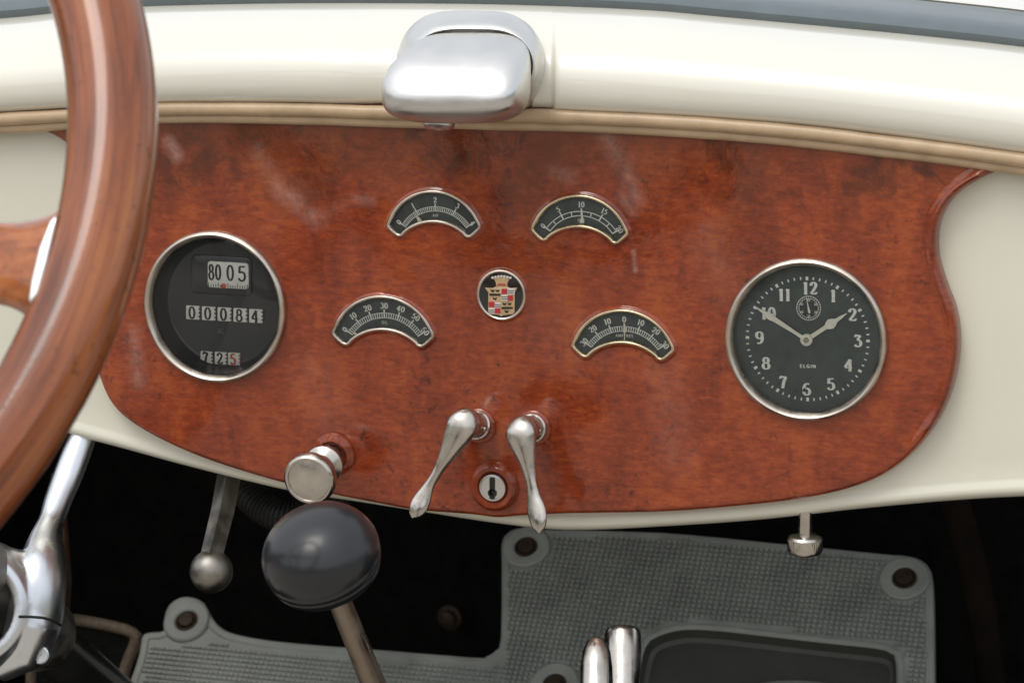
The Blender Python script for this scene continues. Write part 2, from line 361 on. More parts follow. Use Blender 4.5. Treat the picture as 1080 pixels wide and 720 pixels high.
darkm = P('dark_carpet', (.007, .007, .0065), .95, noise_amt=.4, scale=60, spec=.1, bump=.0015, bscale=160)
darkbr = P('dark_brown_trim', (.010, .007, .005), .8, spec=.1, noise_amt=.3, scale=40)
tanb = P('tan_binding', (.12, .088, .058), .75, noise_amt=.3, scale=300, bump=.0004, bscale=500)
rubb = P('black_rubber', (.010, .010, .011), .6, bump=.0002, bscale=300)
tubem = P('black_enamel_tube', (.022, .022, .022), .28, coat=.6, coatr=.15, noise_amt=.3, scale=40)
gls = glass('instrument_glass'); gls2 = glass('speedometer_glass', glare_haze=.014)

def dp(x, y, Y=-.008): return tuple(pix(x, y, Y))
pale_streaks = [(dp(272, 160), dp(292, 196), .007, .22), (dp(292, 196), dp(335, 232), .008, .42), (dp(335, 232), dp(375, 208), .006, .18), (dp(375, 208), dp(392, 212), .005, .40),
          (dp(178, 150), dp(186, 164), .006, .55), (dp(640, 146), dp(655, 168), .008, .30), (dp(655, 168), dp(672, 212), .007, .33), (dp(668, 265), dp(670, 285), .002, .6),
          (dp(700, 395), dp(712, 480), .016, .16), (dp(140, 350), dp(146, 400), .008, .38), (dp(585, 180), dp(603, 186), .006, .28), (dp(655, 205), dp(668, 225), .004, .3),
          (dp(330, 395), dp(345, 440), .02, .12), (dp(575, 330), dp(610, 380), .025, .09), (dp(740, 240), dp(765, 300), .02, .10)]
dash_wood = wood('mahogany_dash', (.110, .017, .006), (.250, .040, .011), (.40, .086, .018), (150, 55, 420), pale_streaks=pale_streaks, top_shade_stain=True, figure=24, coatr=.045, coat=1)
wheel_wood = wood('walnut_wheel', (.062, .020, .010), (.26, .072, .023), (.44, .155, .045), (9, 260, 1), coords='UV', n1s=(.35, 2.6, 1), lo=.36, hi=.66, figure=22, coat=1, bumpd=.00002, coatr=.04)
spoke_wood = wood('walnut_spoke', (.12, .036, .014), (.38, .115, .032), (.54, .20, .060), (60, 220, 60), n1s=(1, 1, 1), figure=22, coat=1, bumpd=.00002, coatr=.05)

# ================================================================== SETTING: dark footwell
def setting(name, mb, mat):
    o = mb.build(name, mat); o['kind'] = 'structure'; return o
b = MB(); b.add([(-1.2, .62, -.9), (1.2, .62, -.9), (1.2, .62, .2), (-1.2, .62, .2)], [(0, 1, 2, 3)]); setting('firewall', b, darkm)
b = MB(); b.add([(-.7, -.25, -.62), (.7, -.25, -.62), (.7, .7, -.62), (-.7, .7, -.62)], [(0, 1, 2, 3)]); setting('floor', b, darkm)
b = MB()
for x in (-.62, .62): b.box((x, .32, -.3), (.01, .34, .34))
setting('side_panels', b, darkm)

# ================================================================== DASHBOARD (cream metal panel + mahogany board)
low_pts = [(-200, 330), (-60, 408), (20, 440), (75, 459), (130, 474), (200, 493), (300, 517), (380, 530), (450, 541), (530, 553), (600, 559), (700, 555), (800, 548), (900, 537), (1000, 528), (1090, 523), (1300, 516)]
top_pts = [(-200, 160), (0, 140), (70, 135), (165, 130), (300, 131), (450, 134), (560, 136), (700, 143), (760, 148), (900, 162), (1000, 173), (1080, 183), (1300, 212)]
low = yline(low_pts); bead2 = yline(top_pts)
dash = thing('dashboard', 'cream painted dashboard with glossy reddish mahogany instrument board', 'dashboard')
b = MB(); xs = [-200+12*i for i in range(126)]; rows = []
for t in [i/14 for i in range(14)]: rows.append([tuple(pix(x, bead2(x)-16+(low(x)-16-bead2(x)+16)*t, .001)) for x in xs])
prof = [(.0095, .001), (.0075, .0005), (.0055, -.0006), (.0035, -.0008), (.0015, .0002), (0, .0024), (-.0010, .0050), (-.0010, .009), (.0005, .014), (.004, .030), (.006, .060)]
for dz, dy in prof:
    rows.append([(pix(x, low(x), 0).x, dy+.0002, pix(x, low(x), 0).z+dz) for x in xs])
b.loft(rows, False)
def clear_of(f):                               # the instruments pass through openings in the metal
    c = [sum(b.v[i][k] for i in f)/len(f) for k in (0, 2)]
    return all(hypot(c[0]-pix(*q).x, c[1]-pix(*q).z) > .046 for q in ((227.5, 323.5), (850, 358)))
b.f = [f for f in b.f if clear_of(f)]; b.m = [0]*len(b.f)
b.build('metal_panel', cream_in, dash, ang=60)

wout = [(-10, 106), (14, 122), (46, 137), (70, 150), (92, 172), (108, 200), (112, 235), (106, 275), (100, 320), (98, 360), (107, 398), (122, 428), (150, 451), (200, 476), (260, 497), (330, 516), (400, 530), (440, 537),
        (500, 542), (526, 545), (552, 543), (600, 541), (700, 539), (780, 533), (840, 526), (890, 516), (930, 501), (962, 478), (987, 448), (1003, 415), (1011, 380), (1012, 350), (1008, 325), (998, 298), (990, 270), (990, 243), (998, 220), (1016, 200), (1050, 181), (1078, 171), (1105, 156)]
wtop = [(1105, 156), (1090, 138), (1050, 136), (900, 122), (760, 108), (600, 100), (450, 98), (300, 95), (165, 95), (90, 96), (10, 98), (-10, 106)]
wl = interp(wout, step=4)+interp(wtop, step=8)[1:-1]
wl = [(pix(x, y, -.004).x, pix(x, y, -.004).z) for x, y in wl]
if area(wl) < 0: wl = wl[::-1]
# gauges: frames and outlines
ZW = -.008                                   # board front face
GA = {'air': ((408.8, 235.8), (507.4, 237.1)), 'fuel': ((560.7, 239.5), (662.9, 244)), 'oil': ((350.9, 349), (458.2, 351.5)), 'amp': ((603.5, 362), (711.5, 366))}
def gauge_frame(k):
    a, c = GA[k]; A_, C_ = pix(*a, ZW), pix(*c, ZW); x = (C_-A_); w = x.length; x.normalize(); s = w/99.0
    z = Vector((0, -1, 0)); y = z.cross(x)*.94; o = (A_+C_)/2 - y*(15*s)
    return Matrix.Translation(o) @ Matrix((x, y, z)).transposed().to_4x4(), s
def gauge_outline(s, grow=0):
    o = arc(0, 0, 50.5, 50.5, 155, 25, 30)
    o += [(47.4, 18.0), (48.9, 15.2), (49.0, 12.9), (47.6, 10.4)]
    o += [(43.5, 6.3), (40.2, 3.5), (37.8, 2.2), (35.6, 2.1), (33.2, 3.2)]
    R = 47.5; cy = 17.6-R; a = math.degrees(math.asin(31.3/R))
    o += arc(0, cy, R, R, 90-a, 90+a, 22)
    o += [(-33.2, 3.2), (-35.6, 2.1), (-37.8, 2.2), (-40.2, 3.5), (-43.5, 6.3), (-47.6, 10.4), (-49.0, 12.9), (-48.9, 15.2), (-47.4, 18.0)]
    o = o[::-1]
    if area(o) < 0: o = o[::-1]
    o = [(x*s, y*s) for x, y in o]
    return offset(o, -grow) if grow else o
CLK = frame(850.3, 358, ZW, (801, 356), (905, 359)); SPD = frame(227.5, 323.5, ZW, (205, 329.5), (268, 333)); EMB = frame(529.2, 310.8, ZW)
def to_world2(M, lp): return [((M @ Vector((x, y, 0))).x, (M @ Vector((x, y, 0))).z) for x, y in lp]
holes = []
for k in GA:
    M, s = gauge_frame(k); holes.append(to_world2(M, gauge_outline(s)))
holes.append(to_world2(CLK, circle(.0395, 96))); holes.append(to_world2(SPD, circle(.0395, 96))); holes.append(to_world2(EMB, circle(.0125, 48)))
LOCK = frame(522.5, 512, ZW)
def wave(x, z): return .00035*fbm(x*14, z*14, 1.3)+.00020*fbm(x*48, z*48, 4.1)
b = MB()
def wprof(p):                                 # raised bead follows the right-hand edge
    return min(1, max(0, (p[0]-pix(965, 300).x)/.012))*min(1, max(0, (pix(1074, 300).x-p[0])/.02))*min(1, max(0, (pix(1000, 176).z-.02*(p[0]-pix(1000, 176).x)-p[1])/.004))
rings = []
for d, yb, yr in ((0, .0015, .0015), (0, -.0045, -.0045), (.0007, -.0065, -.0085), (.0016, -.0075, -.0100), (.0027, -.0079, -.0108), (.0039, -.008, -.0101), (.0052, -.008, -.0085), (.0075, -.008, -.0078), (.0095, -.008, -.008)):
    o2 = offset(wl, d)
    rings.append([(q[0], (yb+(yr-yb)*wprof(p))+ (wave(*q) if d > .005 else 0), q[1]) for p, q in zip(wl, o2)])
b.loft(rings, True)
inner = [(p[0], p[2]) for p in rings[-1]]
# lacquer lip round each opening
hl = []
for h in holes:
    if area(h) < 0: h = h[::-1]
    r = []
    for d, y in ((0, -.004), (0, -.0078), (-.0002, -.0088), (-.0006, -.0093), (-.0011, -.0091), (-.0016, -.0083), (-.0022, -.008)):
        o2 = offset(h, d); r.append([(q[0], y+(wave(*q) if y == -.008 else 0), q[1]) for q in o2])
    b.loft(r, True); hl.append([(p[0], p[2]) for p in r[-1]])
v2, f2 = fill2d(inner, hl, .0045)
def bump_at(x, z):
    y = 0
    for (px, py, r, h) in ((522.5, 512, .021, .0022), (504, 447, .013, .0012), (562, 449, .013, .0012), (352, 477, .014, .0016)):
        c = pix(px, py, ZW); d = hypot(x-c.x, z-c.z)/r
        if d < 1: y -= h*(.5+.5*cos(pi*d))
    return y
b.add([(x, -.008+wave(x, z)+bump_at(x, z), z) for x, z in v2], f2)
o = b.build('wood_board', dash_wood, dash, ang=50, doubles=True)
bm = bmesh.new(); bm.from_mesh(o.data); bmesh.ops.remove_doubles(bm, verts=bm.verts, dist=2e-6); bmesh.ops.recalc_face_normals(bm, faces=bm.faces); bm.to_mesh(o.data); bm.free()
o.data.polygons.foreach_set('use_smooth', [True]*len(o.data.polygons))

# ================================================================== COWL
crack = yline([(-200, 128), (0, 118), (70, 114), (165, 108.5), (300, 108), (350, 109), (410, 111), (500, 114), (590, 117), (680, 120.5), (760, 125), (850, 132), (950, 144), (1080, 162), (1300, 196)])
greyb = yline([(-200, 34), (0, 20), (80, 12), (160, 7), (300, 4), (450, 4), (560, 6), (680, 11), (760, 18), (900, 31), (1000, 41), (1080, 50), (1300, 78)])
cowl = thing('cowl', 'cream painted scuttle curving over the top of the mahogany dash', 'car cowl')
b = MB(); xs = sorted(set([-200+8*i for i in range(190)]+[381+i*2 for i in range(10)]+[580, 581.5, 583, 584, 585.5, 587]))
def pocket(x): return (lambda t: t*t*(3-2*t))(max(0, min(1, (x-345)/70)))*max(0, min(1, (586-x)/3.5))
cp = [(-.03, .012), (-.025, .004), (-.01, -.0075), (.0, -.0105), (.04, -.0135), (.1, -.0155), (.18, -.0165), (.28, -.0165), (.38, -.0150), (.48, -.0122), (.58, -.0078), (.67, -.0018), (.75, .006), (.83, .017), (.9, .029), (.96, .043), (1.02, .062)]
rows = []
for t, Y in cp:
    rows.append([tuple(pix(x, crack(x)+(greyb(x)-crack(x))*t, Y+.0045*pocket(x)*(1 if t < .8 else max(0, (1-t)/.2)))) for x in xs])
b.loft(rows, False); b.build('cowl_panel', cream, cowl, ang=45)
piping = thing('leather_piping', 'tan leather double piping between the cream cowl and the wood board', 'piping')
b1 = yline([(-200, 138), (0, 126), (70, 122), (165, 115.5), (300, 115.5), (410, 119), (500, 121), (590, 123), (680, 127), (760, 132), (850, 140), (950, 152), (1080, 169), (1300, 203)])
for nm, fy, dy, r, Y, lab in (('upper_bead', b1, 0, .0036, -.0105, None), ('lower_bead', b1, 9.5, .0031, -.0075, None)):
    b = MB(); pth = []; rr = []
    for i in range(190):
        x = -200+8*i; k = r*(1+.05*fbm(x*.02, dy, 0)+(.10*math.exp(-((x-592)/14)**2) if dy == 0 else 0))
        pth.append(pix(x, fy(x)+dy+.5*fbm(x*.012, 3+dy), Y)); rr.append(k)
    b.tube(pth, rr, 20); b.build(nm, welt_m, piping)
# grey strip and bonnet behind it
strip = thing('cowl_strip', 'blue grey strip running along the far edge of the cream cowl', 'trim strip')
b = MB(); xs = [-200+20*i for i in range(76)]; rows = []
for dyp, Y in ((3, .058), (0, .056), (-8, .055), (-17, .062), (-24, .075), (-31, .095), (-36, .125), (-37, .14)):
    rows.append([tuple(pix(x, greyb(x)+dyp, Y)) for x in xs])
b.loft(rows, False); b.build('rubber_strip', seal_m, strip)
bon = thing('bonnet', 'pale cream bonnet edge beyond the grey strip in the top right corner', 'car bonnet')
b = MB(); rows = []
for dyp, Y in ((-34, .15), (-39, .148), (-44, .16), (-60, .22), (-80, .40)): rows.append([tuple(pix(x, greyb(x)+dyp, Y)) for x in xs])
rows.append([(p[0], .8, p[2]-.06) for p in rows[-1]])
b.loft(rows, False); b.build('bonnet_panel', cream, bon)

# ================================================================== DOMED METAL HOUSING ON THE COWL
hous = thing('metal_housing', 'domed satin silver housing mounted on the cream cowl above the wood board', 'housing')
def super_loop(cx, cy, hx, hy, Y, n=3.4, seg=64, lean=0):
    o = []
    for i in range(seg):
        a = 2*pi*i/seg; c, s_ = cos(a), sin(a)
        u = abs(c)**(2/n)*(1 if c > 0 else -1); v = abs(s_)**(2/n)*(1 if s_ > 0 else -1)
        p = pix(cx+hx*u+lean*v, cy-hy*v, Y); o.append(tuple(p))
    return o
b = MB()
fl = [(418, 66), (421, 50), (430, 32), (447, 18), (470, 12), (505, 11.5), (535, 14), (556, 25), (569, 42), (575, 62), (574, 84), (566, 104), (550, 118), (470, 121), (430, 112)]
fl = interp(fl, step=4, closed=True)
cxy = (500, 68); rings = []
for kx, ky, Y in ((1, 1, .012), (1, 1, -.002), (.99, .975, -.009), (.965, .92, -.0155), (.925, .845, -.0215), (.88, .765, -.0262), (.845, .70, -.0290), (.825, .665, -.0296), (.812, .64, -.0286), (.80, .625, -.0262)):
    rings.append([tuple(pix(cxy[0]+(x-cxy[0])*kx, cxy[1]+(y-cxy[1])*ky, Y)) for x, y in fl])
b.loft(rings, True, False, True); b.build('flange', alu, hous)
b = MB(); rings = []
secs = [(499, 76, 60, 43.5, -.016, 3.4), (498, 76.5, 62, 44, -.025, 3.5), (494.5, 80, 65.5, 44.5, -.032, 3.6), (489.5, 85, 69.5, 43, -.040, 3.6), (485, 89.5, 72.5, 40.5, -.048, 3.6), (480, 94, 74.5, 36.5, -.055, 3.4), (476.5, 98, 74, 31.5, -.061, 3.2),
        (474, 101.5, 71, 26, -.0655, 3.0), (473, 104.5, 66, 20, -.069, 2.9), (472.5, 106.5, 58, 14, -.0712, 2.8), (472, 108, 46, 9, -.0727, 2.6), (472, 108.5, 26, 4.5, -.0734, 2.2)]
for s_ in secs: rings.append(super_loop(*s_))
b.loft(rings, True, False, True); b.build('cover', alu, hous, ang=70)
b = MB(); b.lathe([(0, .004), (.006, .0035), (.0078, .002), (.0082, 0), (.006, -.001), (0, -.001)], 32, pix(463, 129.5, -.045), (0, -.25, -1)); b.build('tab', pol, hous)
b = MB(); b.tube([pix(547, 98, -.03), pix(547.5, 104, -.036), pix(545, 110, -.036), pix(540, 116, -.034)], [(.0016, .001)]*4, 12); b.build('clip', pol, hous)

# ================================================================== STROKE LETTERING
def A_(x, y, rx, ry, a0, a1, n=14): return arc(x, y, rx, ry, a0, a1, n)
GL = {
 '0': (.60, [A_(.3, .5, .23, .46, 90, 450, 28)]),
 '1': (.40, [[(.2, 0), (.2, .97)], [(.2, .95), (.06, .80)], [(.05, .02), (.35, .02)]]),
 '2': (.60, [[(.08, .70), (.10, .80)]+A_(.3, .74, .2, .22, 160, -25, 16)+[(.40, .48), (.20, .2), (.08, .05)], [(.07, .05), (.53, .05), (.55, .2)]]),
 '3': (.58, [A_(.27, .73, .2, .22, 155, -80, 14), A_(.27, .28, .24, .25, 85, -155, 16)]),
 '4': (.62, [[(.42, 0), (.42, .96)], [(.42, .96), (.04, .30)], [(.04, .28), (.58, .28)], [(.30, .02), (.54, .02)]]),
 '5': (.58, [[(.12, .93), (.50, .93)], [(.13, .94), (.11, .52)], A_(.27, .32, .23, .28, 130, -155, 18)]),
 '6': (.60, [A_(.34, .54, .26, .42, 60, 180, 12)+A_(.3, .30, .22, .27, 180, 540, 22)]),
 '7': (.56, [[(.07, .78), (.07, .93), (.52, .93)], [(.50, .93), (.34, .55), (.24, 0)]]),
 '8': (.60, [A_(.3, .73, .18, .22, 90, 450, 22), A_(.3, .27, .23, .25, 90, 450, 22)]),
 '9': (.60, [A_(.3, .68, .22, .27, 0, 360, 22), A_(.26, .44, .26, .42, 15, -120, 12)]),
 'A': (.62, [[(.04, 0), (.3, .96)], [(.3, .96), (.56, 0)], [(.14, .34), (.46, .34)]]), 'C': (.6, [A_(.33, .5, .27, .46, 45, 315, 20)]),
 'E': (.52, [[(.1, 0), (.1, .96)], [(.1, .94), (.48, .94)], [(.1, .5), (.40, .5)], [(.1, .03), (.48, .03)]]),
 'G': (.64, [A_(.33, .5, .27, .46, 45, 330, 20), [(.34, .42), (.58, .42), (.58, .1)]]), 'I': (.24, [[(.12, 0), (.12, .96)]]),
 'L': (.50, [[(.1, .96), (.1, 0)], [(.1, .03), (.46, .03)]]), 'M': (.74, [[(.08, 0), (.08, .96)], [(.08, .96), (.37, .2)], [(.37, .2), (.66, .96)], [(.66, .96), (.66, 0)]]),
 'N': (.62, [[(.08, 0), (.08, .96)], [(.08, .96), (.54, 0)], [(.54, 0), (.54, .96)]]), 'O': (.66, [A_(.33, .5, .27, .46, 90, 450, 26)]),
 'P': (.54, [[(.1, 0), (.1, .96)], [(.1, .94), (.28, .94)]+A_(.28, .70, .2, .24, 90, -90, 12)+[(.1, .46)]]),
 'R': (.58, [[(.1, 0), (.1, .96)], [(.1, .94), (.28, .94)]+A_(.28, .70, .2, .24, 90, -90, 12)+[(.1, .46)], [(.28, .46), (.52, 0)]]),
 'S': (.54, [A_(.27, .71, .19, .23, 35, 270, 14)+A_(.27, .25, .2, .23, 90, -145, 14)]), ' ': (.35, []), ':': (.24, [[(.12, .2), (.12, .3)], [(.12, .65), (.12, .75)]]),
}
def text(mb, s, x, y, z, h, thin, thick=None, rot=0, wide=1.0, gap=.12):
    """centred at (x, y); h, thin, thick in metres"""
    tot = sum(GL[c][0]*wide+gap for c in s)-gap; cx = -tot/2; c_, s_ = cos(rot), sin(rot)
    for ch in s:
        w, st = GL[ch]
        for k in st:
            q = []
            for p in k:
                u = (cx+p[0]*wide)*h; v = (p[1]-.48)*h; q.append((x+u*c_-v*s_, y+u*s_+v*c_))
            # broad-nib contrast is measured in glyph space
            if thick is not None:
                k2 = []
                for i in range(len(q)):
                    a = k[max(i-1, 0)]; bb = k[min(i+1, len(k)-1)]; dx, dy = bb[0]-a[0], bb[1]-a[1]; l = hypot(dx, dy) or 1
                    k2.append((*q[i], thin+(thick-thin)*abs(dy/l)**1.8))
                q = k2
            mb.strokes([q], z, thin)
        cx += w*wide+gap

# ================================================================== SMALL ARC GAUGES
def band(mb, cx, cy, r0, r1, a0, a1, z, n=40):
    vs = []; fs = []
    for i in range(n+1):
        a = radians(a0+(a1-a0)*i/n); vs += [(cx+r0*sin(a), cy+r0*cos(a), z), (cx+r1*sin(a), cy+r1*cos(a), z)]
    for i in range(n): fs.append((2*i, 2*i+1, 2*i+3, 2*i+2))
    mb.add(vs, fs)
def gauge(k, label, bez, nums, nticks, word, pointer, fine, boxy=False):
    M, s = gauge_frame(k); g = thing('arc_gauge', label, 'gauge', M, 'arc shaped gauges in the wood board')
    o0 = gauge_outline(s)
    b = MB(); r = []
    for d, z in ((-.0004, -.002), (-.0006, .0008), (-.0003, .0015), (.0004, .0018), (.0010, .0014), (.0013, .0004), (.0014, -.0030)):
        r.append([(x, y, z) for x, y in offset(o0, d)])
    b.loft(r, True); b.build('bezel', bez, g, ang=60)
    zd = -.0028; b = MB(); t = fill2d(offset(o0, .0009)); b.add([(x, y, zd) for x, y in t[0]], t[1]); b.build('dial', dialg, g)
    # printed scale
    b = MB(); z = zd+.00015; cy = -9.5*s; u = s
    half = 57; wln = .45*u if not boxy else .65*u
    band(b, 0, cy, 42.7*u-wln, 42.7*u+wln*.4, -half, half, z); band(b, 0, cy, 37.7*u-wln*.4, 37.7*u+wln, -half, half, z)
    for i in range(nticks+1):
        a = radians(-half+2*half*i/nticks); big = (i % (nticks//(len(nums)-1)) == 0)
        r1 = 46.0 if big else 42.6; w = (1.4 if big else (.85 if not boxy else 1.0))*u
        b.strokes([[(37.7*u*sin(a), cy+37.7*u*cos(a), w), (r1*u*sin(a), cy+r1*u*cos(a), w)]], z+.0001, w)
    for i, t in enumerate(nums):
        a = -half+2*half*i/(len(nums)-1); ra = radians(a); R = 49.6
        if i in (0, len(nums)-1): R = 46.6
        text(b, t, R*u*sin(ra), cy+R*u*cos(ra), z, 5.8*u, .62*u, 1.35*u if not boxy else 1.1*u, -ra*.85, .95)
    text(b, word, 0, cy+33.2*u, z, 2.9*u, .42*u, None, 0, 1.15, .2)
    b.build('scale', white, g, doubles=True)
    b = MB(); a = radians(pointer); z = zd+.0009
    if fine:
        b.strokes([[(16*u*sin(a), cy+24.5*u*cos(a), .9*u), (36*u*sin(a), cy+36*u*cos(a), 1.0*u), (37*u*sin(a), cy+37.5*u*cos(a), 3.2*u), (40*u*sin(a), cy+40*u*cos(a), 3.0*u), (46*u*sin(a), cy+46*u*cos(a), .5*u)]], z, u)
    else:
        b.strokes([[(30.5*u*sin(a), cy+30.5*u*cos(a), 4.6*u), (34*u*sin(a), cy+34*u*cos(a), 3.8*u), (38*u*sin(a), cy+38*u*cos(a), 1.3*u), (44*u*sin(a), cy+44*u*cos(a), .6*u)]], z, u)
    b.build('needle', handm, g, doubles=True)
    b = MB(); t = fill2d(offset(o0, .0012)); b.add([(x, y, .0002) for x, y in t[0]], t[1]); b.build('glass', gls, g)
gauge('air', 'upper left arc gauge marked AIR with numbers one to four', bezm, ['0', '1', '2', '3', '4'], 40, 'AIR', -31, False)
gauge('fuel', 'upper right arc gauge marked GAS with open box scale to 20', brassm, ['0', '5', '10', '15', '20'], 8, 'GAS', 2, False, True)
gauge('oil', 'lower left arc gauge marked OIL with numbers up to 60', bezm, ['0', '10', '20', '30', '40', '50', '60'], 36, 'OIL', -53, False)
gauge('amp', 'lower right arc gauge of AMPERES with zero at its centre', brassm, ['30', '20', '10', '0', '10', '20', '30'], 36, 'AMPERES', 1, True)

# ================================================================== CLOCK
clk = thing('dash_clock', 'large round ELGIN clock with white numerals set in the right of the board', 'clock', CLK)
def bezel(t, mat, dz, ro=.0412, ri=.0378):
    b = MB(); b.lathe([(ro-.0003, -.002), (ro+.0005, .0006), (ro+.0004, .0022), (ro-.0003, .0036), (ro-.0014, .0041), (ri+.0012, .0036), (ri+.0006, .0024), (ri, .0014), (ri-.0004, -.001), (ri-.0008, dz-.0002)], 128)
    b.build('bezel', mat, t, ang=50)
bezel(clk, bezm, -.0045)
ZC = -.0042; cc = loc(CLK, 851.5, 357.5, ZC)
b = MB(); b.lathe([(.0373, 0), (.0352, -.0002), (.0, -.0002)], 96, (0, 0, ZC)); b.build('dial', dialg, clk)
b = MB(); z = ZC+.0001
for i in range(60):
    a = 2*pi*i/60; big = i % 5 == 0; r0, r1, w = (.0301, .0320, .0014) if big else (.0304, .0319, .00070)
    b.strokes([[(cc[0]+r0*sin(a), cc[1]+r0*cos(a)), (cc[0]+r1*sin(a), cc[1]+r1*cos(a))]], z, w)
GL['3f'] = (.58, [[(.08, .80), (.10, .93), (.50, .93)], [(.48, .93), (.24, .58)], A_(.27, .30, .23, .27, 110, -155, 18)])
npx = {1: (879, 312), 2: (899, 332), 3: (905, 359.5), 4: (895, 385), 5: (876.5, 405), 6: (851, 410.5), 7: (826, 403), 8: (808, 383), 9: (801, 356), 10: (810.5, 330.5), 11: (827.5, 311), 12: (854.5, 304)}
for h, q in npx.items():
    p = loc(CLK, q[0], q[1], ZC); s_ = str(h)
    if h == 3: GLs = GL['3']; GL['3'] = GL['3f']
    text(b, s_, p[0], p[1], z, .0063, .00062, .00165, 0, 1.06 if h < 10 else .95, .16)
    if h == 3: GL['3'] = GLs
p = loc(CLK, 852, 386, ZC); text(b, 'ELGIN', p[0], p[1], z, .0017, .00034, .0005, 0, 1.45, .28)
b.build('numerals', white, clk, doubles=True)
sc_ = loc(CLK, 853, 324.8, ZC); b = MB(); b.lathe([(.0062, .0001), (0, .0001)], 48, (sc_[0], sc_[1], ZC)); sdial = b.build('seconds_dial', dialm, clk)
b = MB(); band(b, *sc_, .0060, .0063, 0, 360, ZC+.0003, 48); band(b, *sc_, .0048, .0050, 0, 360, ZC+.0003, 48)
for i in range(30):
    a = 2*pi*i/30; b.strokes([[(sc_[0]+.0050*sin(a), sc_[1]+.0050*cos(a)), (sc_[0]+.0061*sin(a), sc_[1]+.0061*cos(a))]], ZC+.0003, .00018)
for i, t in enumerate(('60', '10', '20', '30', '40', '50')):
    a = 2*pi*i/6; text(b, t, sc_[0]+.0041*sin(a), sc_[1]+.0041*cos(a), ZC+.0003, .0013, .0002, None, 0, .9)
b.build('seconds_scale', white, sdial, doubles=True)
def hand(t, name, c, tip, prof, z, mat=handm, flat=.0003):
    L_ = hypot(tip[0]-c[0], tip[1]-c[1]); ux, uy = (tip[0]-c[0])/L_, (tip[1]-c[1])/L_
    b = MB(); Lf = []; Rg = []
    for k, w in prof: x, y = c[0]+ux*L_*k, c[1]+uy*L_*k; Lf.append((x-uy*w, y+ux*w)); Rg.append((x+uy*w, y-ux*w))
    b.prism(Lf+Rg[::-1], z-flat, z, 0); return b.build(name, mat, t, ang=30)
hand(clk, 'seconds_hand', sc_, loc(CLK, 850.6, 313, ZC), [(-.45, .0004), (-.3, .0006), (0, .0004), (.5, .00018), (1, .0001)], ZC+.0008)
zh = ZC+.0016; hc = loc(CLK, 850.8, 358.2, zh)
hand(clk, 'minute_hand', hc, loc(CLK, 797, 323.5, zh), [(0, .0010), (.2, .0008), (.45, .0011), (.62, .0013), (.70, .0018), (.76, .0016), (.82, .0008), (.9, .0005), (1, .00025)], zh+.0008)
hand(clk, 'hour_hand', hc, loc(CLK, 893, 330.5, zh), [(0, .0011), (.35, .00105), (.48, .0011), (.53, .0020), (.60, .0027), (.67, .0021), (.74, .0010), (.85, .0008), (1, .0002)], zh)
b = MB(); b.lathe([(.0030, -.0018), (.0031, .0012), (.0026, .0016), (.0016, .0017), (.0014, .0011), (0, .0011)], 32, (hc[0], hc[1], zh)); b.build('centre_cap', handm, clk); b = MB(); b.lathe([(.0013, .0012), (.0012, .0018), (0, .0019)], 20, (hc[0], hc[1], zh)); b.build('centre_pin', steel, clk)
b = MB(); b.lathe([(.0374, .0002), (.030, .0008), (.018, .0013), (0, .0016)], 64); b.build('glass', gls, clk)

# ================================================================== SPEEDOMETER
spd = thing('speedometer', 'large round black speedometer with drum counters beside the steering wheel', 'speedometer', SPD)
bezel(spd, bezm, -.013)
ZS = -.0125
b = MB(); b.lathe([(.0372, .012), (.0360, .003), (.0345, .0005), (.033, 0), (0, 0)], 96, (0, 0, ZS)); b.build('dial', glossb, spd, ang=60)
def lrect(x0, y0, x1, y1, z): return [loc(SPD, x0, y0, z), loc(SPD, x1, y0, z), loc(SPD, x1, y1, z), loc(SPD, x0, y1, z)]
def rrect(x0, y0, x1, y1, r, skew=0, n=5):
    o = []
    for cx, cy, a in ((x1-r, y1-r, 0), (x0+r, y1-r, 90), (x0+r, y0+r, 180), (x1-r, y0+r, 270)):
        o += [(cx+r*cos(radians(a+90*i/n)), cy+r*sin(radians(a+90*i/n))) for i in range(n+1)]
    return [(x, y+skew*(x-(x0+x1)/2)) for x, y in o]
SKW = math.tan(.055)
def panel(name, x0, y0, x1, y1, r, z, th, mat, parent, bev=.0002):
    lp = [loc(SPD, x, y, z) for x, y in rrect(x0, y0, x1, y1, r, SKW)]
    b = MB(); b.prism(lp, z-th, z, bev); return b.build(name, mat, parent, ang=30)
def stext(name, s, px, py, z, h, thin, thick, parent, mat=ink, wide=1.0, clip=None):
    b = MB(); p = loc(SPD, px, py, z); text(b, s, p[0], p[1], z, h, thin, thick, 0, wide); return b.build(name, mat, parent, doubles=True)
hoodp = panel('speed_window', 201, 270, 265, 311, 6, ZS+.0012, .0012, glossb, spd, .0008)
sdrum = panel('speed_drum', 219, 276.5, 262, 304, 3, ZS+.0022, .001, drum, hoodp)
zz = ZS+.00235
b = MB()
for s_, px, w in (('8', 222.8, .62), ('0', 230, .62), ('0', 242.8, .80), ('5', 255.2, .95)):
    p = loc(SPD, px, 288+SKW*(px-240), zz); text(b, s_, p[0], p[1], zz, .0088, .00085, .0013, 0, w)
for i in range(17):
    px = 220+i*2.55; y = 303.5+SKW*(px-240)
    q0 = loc(SPD, px, y-(4.6 if i % 4 == 0 else 3), zz); q1 = loc(SPD, px, y, zz); b.strokes([[q0, q1]], zz, .00038)
b.build('speed_digits', ink, sdrum, doubles=True)
p = loc(SPD, 236, 301.5, zz); b = MB(); b.lathe([(.0015, .0002), (.0008, .0005), (0, .0006)], 20, (p[0], p[1], zz)); b.build('pointer_dot', redm, hoodp)
